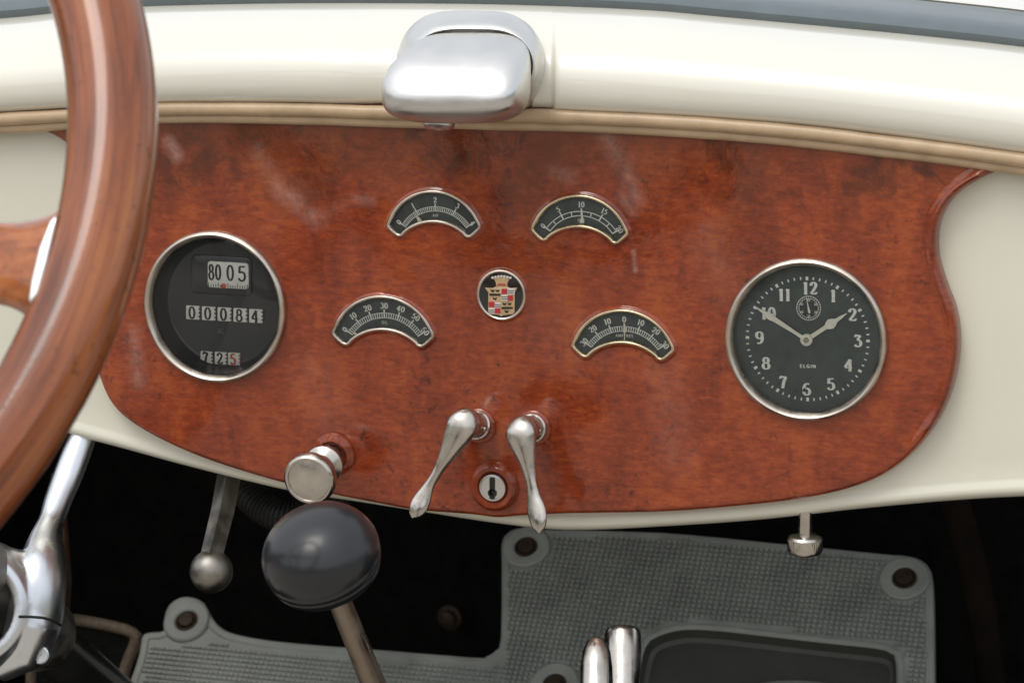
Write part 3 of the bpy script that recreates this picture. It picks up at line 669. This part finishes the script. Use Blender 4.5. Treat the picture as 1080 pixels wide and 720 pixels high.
def counters(name, label, y, cells, h, w):
    g = bpy.data.objects.new(name, None); COL.objects.link(g); g.parent = spd; g.empty_display_size = .005
    for px, ch, half, mat in cells:
        yy = y+SKW*(px-237)
        c = panel('digit_wheel', px-w/2, yy-h/2, px+w/2, yy+h/2, .8, ZS+.0012, .0011, mat, g, .0003)
        z_ = ZS+.00132; b = MB(); p = loc(SPD, px-.8, yy+.3, z_); text(b, ch, p[0], p[1], z_, h*.00047, .0008, .0013, 0, .95)
        for k in (-.28, 0.0, .28):                       # stepped edge of the wheel
            q = loc(SPD, px+w*.46, yy+h*k, z_); b.strokes([[(q[0]-.0003, q[1]), (q[0]+.0008, q[1])]], z_, .0007)
        b.build('digit', redm if half else ink, c, doubles=True)
counters('odometer', None, 331.5, [(203.2+i*16.6, ch, 0, drum) for i, ch in enumerate('00084')], 14.5, 14.2)
counters('trip_meter', None, 378, [(217.5, '7', 0, drum), (232.5, '2', 0, drum), (246.5, '5', 1, drum)], 13.0, 12.4)
b = MB(); p = loc(SPD, 233, 349, ZS+.0002); text(b, 'AC', p[0], p[1], ZS+.0002, .0028, .0003, None); b.build('maker_mark', dialg if False else P('faint_grey_mark', (.16, .16, .15), .5), spd, doubles=True)
b = MB(); b.lathe([(.0374, .0005), (.030, .0016), (.018, .0026), (0, .0030)], 64); b.build('glass', gls2, spd)

# ================================================================== EMBLEM
emb = thing('crest_emblem', 'small round black enamel badge with a crowned red and gold crest', 'emblem', EMB)
b = MB(); b.lathe([(.0128, -.002), (.0134, .0004), (.0133, .0013), (.0127, .0017), (.0121, .0013), (.0119, .0006)], 64); b.build('rim', bezm, emb)
b = MB(); b.lathe([(.0121, .0007), (.008, .0009), (0, .0010)], 48); b.build('enamel_disc', enam, emb)
def ez(x, y): return loc(EMB, 490+x/9.0, 270+y/9.0, .0012)
def poly(mb, pts, z): 
    lp = [ez(*p) for p in pts]
    if area(lp) < 0: lp = lp[::-1]
    mb.prism([(x, y) for x, y in lp], z-.0004, z, .00006)
shield = [(195, 298), (270, 303), (295, 290), (410, 290), (430, 303), (503, 300), (478, 340), (476, 530), (462, 550), (365, 560), (348, 572), (330, 556), (243, 548), (226, 525), (228, 345)]
b = MB(); poly(b, shield, .0016); sh = b.build('shield', gold, emb, ang=30)
b = MB()
for x0, y0, x1, y1 in ((412, 305, 478, 362), (352, 365, 412, 422), (290, 440, 345, 492), (230, 492, 290, 545)): poly(b, [(x0, y0), (x1, y0), (x1, y1), (x0, y1)], .00185)
b.build('silver_field', silv, sh, ang=30)
b = MB()
for x0, y0 in ((355, 308), (412, 372), (234, 432), (292, 492)): poly(b, [(x0, y0), (x0+50, y0), (x0+50, y0+50), (x0, y0+50)], .0020)
b.build('red_field', crimson, sh, ang=30)
b = MB()
for x0, y0, x1, y1 in ((240, 355, 342, 374), (355, 482, 460, 500), (414, 322, 474, 328), (414, 342, 470, 348), (354, 382, 410, 388), (354, 402, 410, 408), (292, 455, 344, 461), (292, 474, 344, 480), (232, 508, 288, 514), (234, 527, 288, 533)):
    poly(b, [(x0, y0), (x1, y0), (x1, y1), (x0, y1)], .0021)
for x, y in ((268, 326), (315, 326), (290, 402), (382, 452), (430, 452), (402, 524)):
    poly(b, [(x-18, y-16), (x-8, y-4), (x+8, y-6), (x+17, y-12), (x+15, y+4), (x+5, y+14), (x-3, y+10), (x-14, y+6)], .0021)
b.build('crest_marks', ink, sh, ang=30)
b = MB(); poly(b, [(262, 205), (285, 222), (300, 255), (300, 285), (408, 285), (408, 255), (424, 222), (446, 205), (430, 198), (355, 190), (280, 198)], .0016); cr_ = b.build('crown', gold, emb, ang=30)
b = MB()
for i in range(7):
    x = 270+i*28; y = 205-14*sin(pi*i/6); q = ez(x, y); b.ball((q[0], q[1], .0018), .00075, 12)
b.build('crown_pearls', silv, cr_)
b = MB(); poly(b, [(315, 262), (392, 262), (392, 276), (315, 276)], .0019); b.build('crown_band', crimson, cr_, ang=30)

# ================================================================== LEVERS, KNOB AND LOCK
def lever(label, base, pts, group):
    B = pix(*base, -.0085); t = thing('control_lever', label, 'lever', Matrix.Translation(B), group); Mi = Matrix.Translation(-B)
    H = pix(pts[2][0]+1, pts[2][1]-2, pts[2][2]+.003); ax = (H-B).normalized()
    b = MB(); b.lathe([(.0076, 0), (.0076, .0042), (.0068, .0048), (.0066, .010), (.0078, .018), (.0078, (H-B).length-.002), (.0066, (H-B).length), (0, (H-B).length)], 40, (0, 0, 0), ax); b.build('pivot', nick, t)
    b = MB(); b.lathe([(.0098, -.001), (.0094, .0009), (.0084, .0017), (.0072, .0020)], 40, (0, 0, 0), (0, -1, 0)); b.build('wood_boss', dash_wood, t)
    ct = interp([(p[0], p[1], p[2]*1e4) for p in pts], n=8); rr = interp([(p[3], p[4]) for p in pts], n=8)
    path = [Mi @ pix(x, y, z*1e-4) for x, y, z in ct]
    rad = [(max(.0002, a), max(.0002, c)) for a, c in rr]
    b = MB(); b.tube(path, rad, 28, up=(0, -1, 0)); b.build('arm', nick, t, ang=75)
    b = MB(); q = Mi @ pix(base[0]+6, base[1]+3, -.020); b.ball(q, .0012, 12); b.build('screw', nick, t)
    return t
g = 'twin control levers at the bottom of the board'
lever('left control lever, its arm slanting down to the left', (505, 449),
      [(497, 434, -.030, .0012, .0015), (494, 438, -.032, .0055, .0035), (488, 447, -.034, .0082, .0050), (482, 459, -.035, .0074, .0048), (474, 475, -.036, .0050, .0040), (465, 491, -.037, .0032, .0032), (458, 503, -.038, .0026, .0028), (452, 513, -.039, .0031, .0026), (446, 525, -.041, .0046, .0024), (441, 535, -.043, .0048, .0022), (437, 542, -.044, .0032, .0018), (435, 546, -.0445, .0006, .0008)], g)
lever('right control lever, its arm hanging almost straight down beside the keyhole', (563, 451),
      [(546, 441, -.030, .0012, .0015), (547, 446, -.032, .0062, .0035), (549, 456, -.034, .0084, .0050), (552, 469, -.035, .0072, .0048), (556, 485, -.036, .0048, .0040), (559, 499, -.037, .0036, .0032), (561, 510, -.038, .0031, .0028), (563, 522, -.039, .0036, .0026), (565.5, 535, -.041, .0050, .0024), (567.5, 547, -.043, .0048, .0022), (568.5, 556, -.044, .0034, .0018), (569, 562, -.0445, .0006, .0008)], g)
B = pix(352, 479, -.009); Fp = pix(325, 507, -.050); ax = (Fp-B).normalized(); Lk = (Fp-B).length
pk = thing('pull_knob', 'round nickel pull knob above the black gear knob', 'knob', Matrix.Translation(B))
b = MB(); b.lathe([(.0122, -.0005), (.0118, .0010), (.0098, .0024), (.0084, .0030)], 40, (0, 0, 0), ax); b.build('wood_boss', dash_wood, pk)
b = MB(); b.lathe([(.0055, 0), (.0055, Lk*.25), (.0085, Lk*.28), (.0102, Lk*.33), (.0104, Lk*.40), (.0085, Lk*.44), (.0068, Lk*.5), (.0085, Lk*.56), (.0092, Lk*.60), (.0080, Lk*.66), (.0074, Lk*.74)], 40, (0, 0, 0), ax); b.build('collar', nick, pk, ang=50)
b = MB(); b.lathe([(.0070, Lk*.73), (.0118, Lk*.77), (.0135, Lk*.82), (.0141, Lk*.87), (.0141, Lk*.93), (.0137, Lk*.975), (.0126, Lk*.995), (.0116, Lk*.99), (.0112, Lk*.975), (.0104, Lk*.98), (.0078, Lk*1.005), (.004, Lk*1.02), (0, Lk*1.025)], 64, (0, 0, 0), ax); b.build('knob_cap', nick, pk, ang=45)

lk = thing('ignition_lock', 'small nickel keyhole lock between the two control levers', 'lock', LOCK)
b = MB(); b.lathe([(.0135, .0012), (.0128, .0040), (.0110, .0055), (.0090, .0052), (.0078, .0036), (.0074, .0024)], 64); b.build('wood_surround', dash_wood, lk)
b = MB(); b.lathe([(.0074, .002), (.0076, .0045), (.0071, .0054), (.0062, .0056), (.0060, .0052), (0, .0052)], 48); b.build('lock_cylinder', alu, lk)
b = MB(); b.prism(rrect(-.0014, -.0058, .0014, .0056, .0006), .0050, .0058, 0); b.add(*[[(x, y, .0058) for x, y in circle(.0024, 16, (0, -.0028))], [tuple(range(16))]]); b.build('key_slot', ink, lk)

# ================================================================== STEERING WHEEL
NW = Vector((.15, -1, .62)).normalized(); WC = Vector((-.2007, -.4955, .1294)); RW = .2031
ua = NW.cross(Vector((0, 0, 1))).normalized(); vb = NW.cross(ua)
Mw = Matrix.Translation(WC) @ Matrix((ua, vb, NW)).transposed().to_4x4()
sw = thing('steering_wheel', 'varnished brown wooden steering wheel at the left edge', 'steering wheel', Mw)
b = MB(); nseg = 160; rings = []
for i in range(nseg):
    a = 2*pi*i/nseg; k = []
    sc = 1+.035*abs(sin(a*20))**3*0
    for j in range(36):
        t = 2*pi*j/36; rr = .0163*sc; rz = .0155
        # finger scallops along the underside
        dz = rz*sin(t); dr = rr*cos(t)
        if sin(t) < -.2: dz *= 1-.07*(1+cos(a*48))*.5
        k.append(((RW+dr)*cos(a), (RW+dr)*sin(a), dz))
    rings.append(k)
rings.append(rings[0]); b.loft(rings, True); rim = b.build('rim', wheel_wood, sw)
uv = rim.data.uv_layers.new(name='UVMap'); me = rim.data
for poly_ in me.polygons:
    for li in poly_.loop_indices:
        v = me.vertices[me.loops[li].vertex_index].co; c = poly_.center
        a = atan2(v.y, -v.x); ac = atan2(c.y, -c.x)
        if a-ac > pi: a -= 2*pi
        if ac-a > pi: a += 2*pi
        t = atan2(-(hypot(v.x, v.y)-RW), v.z+1e-9); tc_ = atan2(-(hypot(c.x, c.y)-RW), c.z+1e-9)
        if t-tc_ > pi: t -= 2*pi
        if tc_-t > pi: t += 2*pi
        uv.data[li].uv = (a*RW, t*.0155)
Mwi = Mw.inverted()
ps = Mwi @ pixp(42, 276, WC, NW); a0 = atan2(ps.y, ps.x)
for i in range(4):
    a = a0+i*pi/2; d = Vector((cos(a), sin(a), 0)); s2 = Vector((-sin(a), cos(a), 0)); path = []; rad = []
    for r, w, dz, dd in ((.03, .017, -.030, .007), (.07, .0155, -.022, .0075), (.12, .0150, -.014, .008), (.150, .0150, -.010, .008), (.168, .0155, -.007, .0085), (.180, .018, -.004, .0095), (.190, .024, -.002, .011)):
        path.append(d*r+Vector((0, 0, dz))); rad.append((w, dd))
    q = interp([tuple(p) for p in path], n=5); r2 = interp(rad, n=5)
    b = MB(); b.tube(q, r2, 24, up=(0, 0, 1)); b.build('spoke', spoke_wood, sw, ang=80)
strip_loop = []  # outline of the metal strip where each spoke meets the rim
for q_ in [(61, 226), (58, 242), (50, 276), (41, 308), (33, 320), (30, 316), (33, 296), (41, 262), (52, 234)]:
    p_ = Mwi @ pixp(q_[0], q_[1], WC+NW*.011, NW); strip_loop.append((p_.x, p_.y))
for i in range(4):
    c_, s_ = cos(i*pi/2), sin(i*pi/2); b = MB(); b.prism([(x*c_-y*s_, x*s_+y*c_) for x, y in strip_loop], -.004, .0115, .0008); b.build('spoke_strip', alu, sw, ang=50)
b = MB(); b.lathe([(0, .002), (.028, .000), (.036, -.006), (.040, -.02), (.036, -.04), (.026, -.06), (.024, -.07)], 48, (0, 0, -.012)); b.build('hub', alu, sw)

# ================================================================== STEERING COLUMN AND BRACKET
def colp(Y): k = (Y-WC.y)/(-NW.y); return WC-NW*k
CD = -NW
sc2 = thing('steering_column', 'dark enamelled steering column tube running down into the footwell', 'steering column', Matrix.Translation(colp(.04)))
o0 = colp(.04); OFF = pix(53, 679, .04)-o0; OFF -= CD*OFF.dot(CD)
P1 = o0+OFF; cl = P1-CD*.085
b = MB(); L0 = .9
b.lathe([(.0165, -.02), (.0165, L0)], 40, OFF, CD); b.build('column_tube', tubem, sc2)
b = MB(); b.lathe([(.0225, -.44), (.0225, -.02), (.020, -.012), (.0165, -.010)], 48, OFF, CD); b.build('column_jacket', steel, sc2)
# voxel-blended cast aluminium bracket
b = MB(); cc3 = pix(-28, 640, -.075); k_ = (cc3-P1).dot(CD); cl = P1+CD*k_; cl = cc3
brk = thing('column_bracket', 'polished aluminium bracket clamping the steering column under the dash', 'bracket', Matrix.Translation(cl))
mi = Matrix.Translation(-cl)
b.lathe([(.0235, -.021), (.027, -.0225), (.031, -.021), (.0340, -.016), (.0365, -.008), (.0378, .003), (.037, .014), (.033, .022), (.0235, .026), (.0235, -.021)], 64, (0, 0, 0), (-.34, .82, -.24))
arm = [(93, 446, .012, .0068, .006), (87, 462, .008, .0070, .0062), (79, 482, .002, .0076, .0065), (70, 505, -.006, .0076, .0065), (61, 528, -.016, .0070, .0065), (54, 550, -.026, .0064, .007), (49, 568, -.036, .0076, .009), (47, 588, -.048, .0100, .012), (43, 610, -.058, .0122, .014), (39, 636, -.064, .0132, .015), (34, 662, -.066, .0130, .015), (24, 686, -.068, .0115, .014)]
q = interp([(p[0], p[1], p[2]*1e4) for p in arm], n=6); r2 = interp([(p[3]*1.12, p[4]*1.1) for p in arm], n=6)
b.tube([mi @ pix(x, y, z*1e-4) for x, y, z in q], r2, 24, up=(0, -1, 0))
arm2 = [(38, 630, -.066, .010, .013), (40, 660, -.070, .011, .014), (28, 690, -.074, .010, .013), (0, 700, -.076, .010, .013)]
b.tube([mi @ pix(x, y, z) for x, y, z, _, _ in arm2], [(a, c) for *_, a, c in arm2], 20, up=(0, -1, 0))
arm3 = [(34, 606, -.058, .011, .012), (10, 600, -.064, .012, .013), (-20, 596, -.070, .012, .012)]
b.tube([mi @ pix(x, y, z) for x, y, z, _, _ in arm3], [(a, c) for *_, a, c in arm3], 20, up=(0, -1, 0))
o = b.build('cast_arm', pol, brk)
md = o.modifiers.new('v', 'REMESH'); md.mode = 'VOXEL'; md.voxel_size = .0011
ms = o.modifiers.new('s', 'SMOOTH'); ms.factor = .6; ms.iterations = 10
dg = bpy.context.evaluated_depsgraph_get(); me = bpy.data.meshes.new_from_object(o.evaluated_get(dg)); o.modifiers.clear()
me.name = 'cast_arm'; o.data = me; me.polygons.foreach_set('use_smooth', [True]*len(me.polygons))
if not me.materials: me.materials.append(pol)
b = MB(); sp_ = [mi @ pix(x, y, Y) for x, y, Y in ((20, 650, -.094), (32, 650, -.093), (45, 651, -.090), (56, 654, -.084), (64, 659, -.076))]
b.tube(sp_, .0008, 8); b.build('split_line', ink, brk)
b = MB(); b.lathe([(.0050, -.004), (.0050, .0002), (.0042, .0008), (.0012, .0006), (0, -.0008)], 24, mi @ pix(42, 690, -.0765), (.25, -1, .2)); b.build('clamp_screw', pol, brk)

# ================================================================== GEAR LEVER
K = pix(338.5, 585, -.20); Bt = pix(422, 790, -.135); ax = (K-Bt).normalized()
gl = thing('gear_lever', 'gear lever with a big satin black knob on a bronze coloured shaft', 'gear lever', Matrix.Translation(K))
Rk = .0280; prof = [(0, Rk*.78)]
for i in range(1, 20):
    a = pi*i/36; prof.append((Rk*sin(a)**.93, Rk*.78*cos(a)))
pr2 = [(Rk, 0), (Rk*.998, -.0015), (Rk*.975, -.0022), (Rk*.972, -.0032), (Rk*.985, -.0038), (Rk*.975, -.0060), (Rk*.945, -.0068), (Rk*.935, -.0078), (Rk*.945, -.0086), (Rk*.90, -.0115), (Rk*.80, -.0145), (Rk*.62, -.0168), (Rk*.36, -.018), (Rk*.30, -.0185)]
b = MB(); b.lathe(prof+pr2, 72, (0, 0, 0), ax); b.build('knob', knobm, gl, ang=40)
b = MB(); b.lathe([(.0054, -.012), (.0056, -.05), (.0062, -.10), (.0072, -.2), (.009, -.62)], 32, (0, 0, 0), ax); b.build('shaft', shaftm, gl)

# ================================================================== BALL-ENDED HAND LEVER
Bc = pix(223, 602, -.01)
hl_ = thing('ball_lever', 'steel rod hanging under the dash with a ball at its lower end', 'lever', Matrix.Translation(Bc))
b = MB(); b.ball((0, 0, 0), .0120, 40); b.build('ball', steel, hl_)
top = pix(246, 478, .028)-Bc; b = MB(); b.tube([Vector((0, 0, .008)), top*.5, top], [(.0062, .0062), (.0066, .0066), (.0070, .0070)], 4, up=(.35, -1, 0), phase=.12); b.build('rod', steel, hl_, smooth=False)

# knurled thumb knob under the right of the dash
Kc = pix(849, 572, .004); tk = thing('thumb_knob', 'small knurled nickel knob hanging under the right side of the dash', 'knob', Matrix.Translation(Kc))
b = MB(); b.lathe([(.0035, -.004), (.0035, .022)], 24); b.build('stem', nick, tk)
b = MB(); pr = [(0, -.0062), (.0070, -.0060), (.0084, -.0052), (.0090, -.0038), (.0091, .0022), (.0084, .0034), (.0066, .0042), (.0040, .0044)]; rings = []
for r, z in pr: rings.append([(r*(1+(.022 if i % 2 else 0)*(1 if -.004 < z < .003 else 0))*cos(2*pi*i/96), r*(1+(.022 if i % 2 else 0)*(1 if -.004 < z < .003 else 0))*sin(2*pi*i/96), z) for i in range(96)])
b.loft(rings, True, True, True); b.build('knurled_head', nick, tk, ang=30)

# corrugated hose
hp = [(250, 500, .06), (262, 520, .045), (280, 536, .038), (302, 545, .035), (330, 540, .04), (360, 520, .05)]
q = interp([(a, c, d*1e4) for a, c, d in hp], n=24); pth = [pix(x, y, z*1e-4) for x, y, z in q]
hs_ = thing('hose', 'black corrugated hose looping just under the dash', 'hose', Matrix.Translation(pth[0]))
b = MB(); b.tube([p-pth[0] for p in pth], [.0085+(.0012 if i % 4 < 2 else 0) for i in range(len(pth))], 20); b.build('corrugated_sleeve', rubb, hs_)

# ================================================================== CAST FLOOR PLATE
PN = Vector((0, -sin(radians(42)), cos(radians(42)))); P0 = pix(740, 575, .50)
PXA = Vector((1, 0, 0)); PYA = PN.cross(PXA)
Mp = Matrix.Translation(P0) @ Matrix((PXA, PYA, PN)).transposed().to_4x4()
def lp_(x, y, z=0): return loc(Mp, x, y, z)
plate = thing('pedal_plate', 'grey studded toe board cover with bolted corner lugs', 'floor plate', Mp)
out_px = [(118, 760), (135, 722), (146, 690), (151, 668), (172, 664), (173, 650), (178, 637), (190, 629), (203, 629), (215, 635), (222, 648), (232, 660), (250, 668), (300, 676), (400, 684), (500, 692), (512, 691), (523, 684), (528, 672), (529, 600), (529, 572), (534, 562), (545, 556), (560, 557), (700, 561), (830, 573), (930, 583), (955, 585), (972, 590), (981, 600), (984, 615), (985, 660), (986, 760)]
ol = [lp_(*p) for p in interp(out_px, step=5)]
pock = [(668, 770), (672, 720), (680, 682), (694, 670), (722, 663), (760, 664.5), (800, 669), (870, 677), (925, 683), (940, 688), (946, 700), (946, 770)]
pk_l = [lp_(*p) for p in interp(pock, step=8)]
if area(ol) < 0: ol = ol[::-1]
if area(pk_l) < 0: pk_l = pk_l[::-1]
lug = [(555, 577), (954, 610), (197, 655), (585, 722)]
lug_h = [circle(.0088, 32, lp_(*p)) for p in lug]
b = MB(); r = []
for d, z in ((0, -.012), (0, -.0012), (.0012, 0), (.0055, .0), (.0065, -.0010)): r.append([(x, y, z) for x, y in offset(ol, d)])
b.loft(r, True); inn = [(p[0], p[1]) for p in r[-1]]
hh = []
for h in lug_h:
    r = [[(x, y, z) for x, y in offset(h, -d)] for d, z in ((0, -.010), (0, .0012), (.0012, .0022), (.0075, .0022), (.0088, .0012), (.0092, -.0010))]
    b.loft(r, True); hh.append([(p[0], p[1]) for p in r[-1]])
r = [[(x, y, z) for x, y in offset(pk_l, d)] for d, z in ((-.0048, -.001), (-.0038, .0008), (-.0024, .0018), (-.0010, .0016), (.0006, .0002))]
b.loft(r, True); hh.append([(p[0], p[1]) for p in r[0]])
# clip lug rings against outline: keep holes that fit, otherwise sit them as rings only
t = fill2d(inn, [hh[-1]], None); b.add([(x, y, -.001) for x, y in t[0]], t[1])
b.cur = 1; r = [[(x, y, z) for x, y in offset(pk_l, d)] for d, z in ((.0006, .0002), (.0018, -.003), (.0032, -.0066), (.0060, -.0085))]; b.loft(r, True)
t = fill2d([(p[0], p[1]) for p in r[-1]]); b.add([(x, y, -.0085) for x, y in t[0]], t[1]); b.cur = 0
# studs / ribs
pitch = .0040; okp = [lp_(*p) for p in [(534, 760), (534, 600), (540, 572), (560, 565), (700, 566), (830, 578), (930, 589), (975, 600), (979, 760)]]
hb = [circle(.0192, 24, lp_(*p)) for p in lug]; pk2 = offset(pk_l, -.0075)
xs_ = [p[0] for p in ol]; ys_ = [p[1] for p in ol]; y = min(ys_)
def stud(mb, cx, cy, hx, hy, h):
    vs = [(cx+sx*hx, cy+sy*hy, -.001) for sx, sy in ((-1, -1), (1, -1), (1, 1), (-1, 1))]+[(cx+sx*hx*.7, cy+sy*hy*.7, -.001+h) for sx, sy in ((-1, -1), (1, -1), (1, 1), (-1, 1))]
    mb.add(vs, [(4, 5, 6, 7), (0, 1, 5, 4), (1, 2, 6, 5), (2, 3, 7, 6), (3, 0, 4, 7)])
left = [lp_(*p) for p in [(140, 760), (152, 705), (160, 682), (225, 678), (300, 688), (400, 696), (500, 704), (534, 700), (534, 760)]]
while y < max(ys_):
    x = min(xs_)
    while x < max(xs_):
        j = (x+random.uniform(-.00005, .00005), y+random.uniform(-.00005, .00005))
        if not any(inside(j, h) for h in hb) and not inside(j, pk2):
            if inside(j, okp): stud(b, j[0], j[1], pitch*.39, pitch*.39, random.uniform(.0020, .0022))
            elif inside(j, left): stud(b, j[0], j[1], pitch*.54, pitch*.30, random.uniform(.0014, .0018))
        x += pitch
    y += pitch
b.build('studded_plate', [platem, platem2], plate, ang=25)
for p in lug:
    q = lp_(*p); b = MB(); b.lathe([(.0086, .0005), (.0085, .0014), (.0075, .0016), (.0060, .0008), (.0058, .0026), (.0050, .0034), (0, .0036)], 24 if p[0] > 300 else 6*4, (q[0], q[1], 0)); b.build('bolt', bolt_m, plate)
b = MB(); q = lp_(850, 748, -.0085); rg = []
for i in range(7):
    a = i/6; rg.append([(q[0]+.052*cos(2*pi*j/40)*(1-.25*a*a), q[1]+.022*sin(2*pi*j/40)*(1-.4*a*a), -.0085+.006*sin(a*pi/2)) for j in range(40)])
b.loft(rg, True, False, True); b.build('pocket_boss', platem, plate)

# ================================================================== PEDAL POSTS
for nm, lab, x, y0, w, Y, sl in (('pedal_post', 'bullet tipped nickel post in front of the toe board', 629, 672, 17.5, -.06, 0), ('pedal_post', 'nickel post with a slanting flat top behind the bullet tipped post', 657, 664, 19.5, .02, 1)):
    base = pix(x, 800, Y-.04); tp = pix(x, y0, Y); ax = (tp-base).normalized(); L2 = (tp-base).length; rr = w*(DIST+Y)/FPX
    t = thing(nm, lab, 'pedal', Matrix.Translation(base), 'pair of metal posts below the dash'); b = MB()
    if not sl: b.lathe([(rr*1.02, 0), (rr, L2*.6), (rr*.97, L2-.016), (rr*.85, L2-.008), (rr*.6, L2-.0025), (rr*.3, L2-.0005), (0, L2)], 40, (0, 0, 0), ax)
    else:
        b.lathe([(rr*.82, 0), (rr*.90, L2*.6), (rr, L2-.012), (rr, L2-.003), (rr*.93, L2-.0008), (rr*.85, L2), (0, L2+.0006)], 40, (0, 0, 0), ax)
    b.build('post_grip', nick, t, ang=50)

# ================================================================== DARK THINGS IN THE FOOTWELL
tp = thing('trim_panel', 'dark kick panel with tan stitched binding at the lower left', 'trim panel', Matrix.Translation(pix(100, 690, .33)))
o_ = pix(100, 690, .33)
fl2 = [(40, 652), (72, 652), (118, 660), (140, 667), (143, 676), (132, 705), (118, 760), (40, 770)]
lpx = [pix(x, y, .33)-o_ for x, y in interp(fl2, step=8, closed=True)]
b = MB(); lp2 = [(p.x, p.z) for p in lpx]; t = fill2d(lp2); b.add([(x, 0, z) for x, z in t[0]], t[1]); b.add([(x, .006, z) for x, z in t[0]], t[1]); b.build('panel', darkm, tp)
b = MB(); b.tube(lpx, .0042, 12, closed=True); b.build('binding', tanb, tp)
pp = pix(68, 560, .30); t = thing('pipe', 'thin brown pipe running up the dark footwell beside the bracket', 'pipe', Matrix.Translation(pp))
b = MB(); b.tube([pix(60, 500, .30)-pp, pix(66, 560, .3)-pp, pix(69, 610, .31)-pp, pix(66, 660, .33)-pp, pix(62, 760, .35)-pp], .0045, 12); b.build('pipe_run', P('copper_pipe', (.10, .05, .028), .5, .6, noise_amt=.3, scale=60), t)
pp = pix(1030, 620, .48); t = thing('support_strut', 'dim brown strut slanting down the dark footwell at the right', 'strut', Matrix.Translation(pp))
b = MB(); b.tube([pix(1000, 500, .48)-pp, pix(1022, 580, .48)-pp, pix(1036, 640, .48)-pp, pix(1052, 780, .48)-pp], [(.010, .004)]*4, 12, up=(0, -1, 0)); b.build('strut_bar', darkbr, t)
pp = pix(475, 650, .60); t = thing('firewall_nut', 'small dark nut on the firewall behind the gear knob', 'nut', Matrix.Translation(pp))
b = MB(); b.lathe([(.010, .0), (.010, .003), (.0065, .0035), (.0065, .010), (.004, .011), (0, .011)], 24, (0, 0, 0), (0, -1, 0)); b.build('nut_head', bolt_m, t)
pp = pix(497, 686, .60)
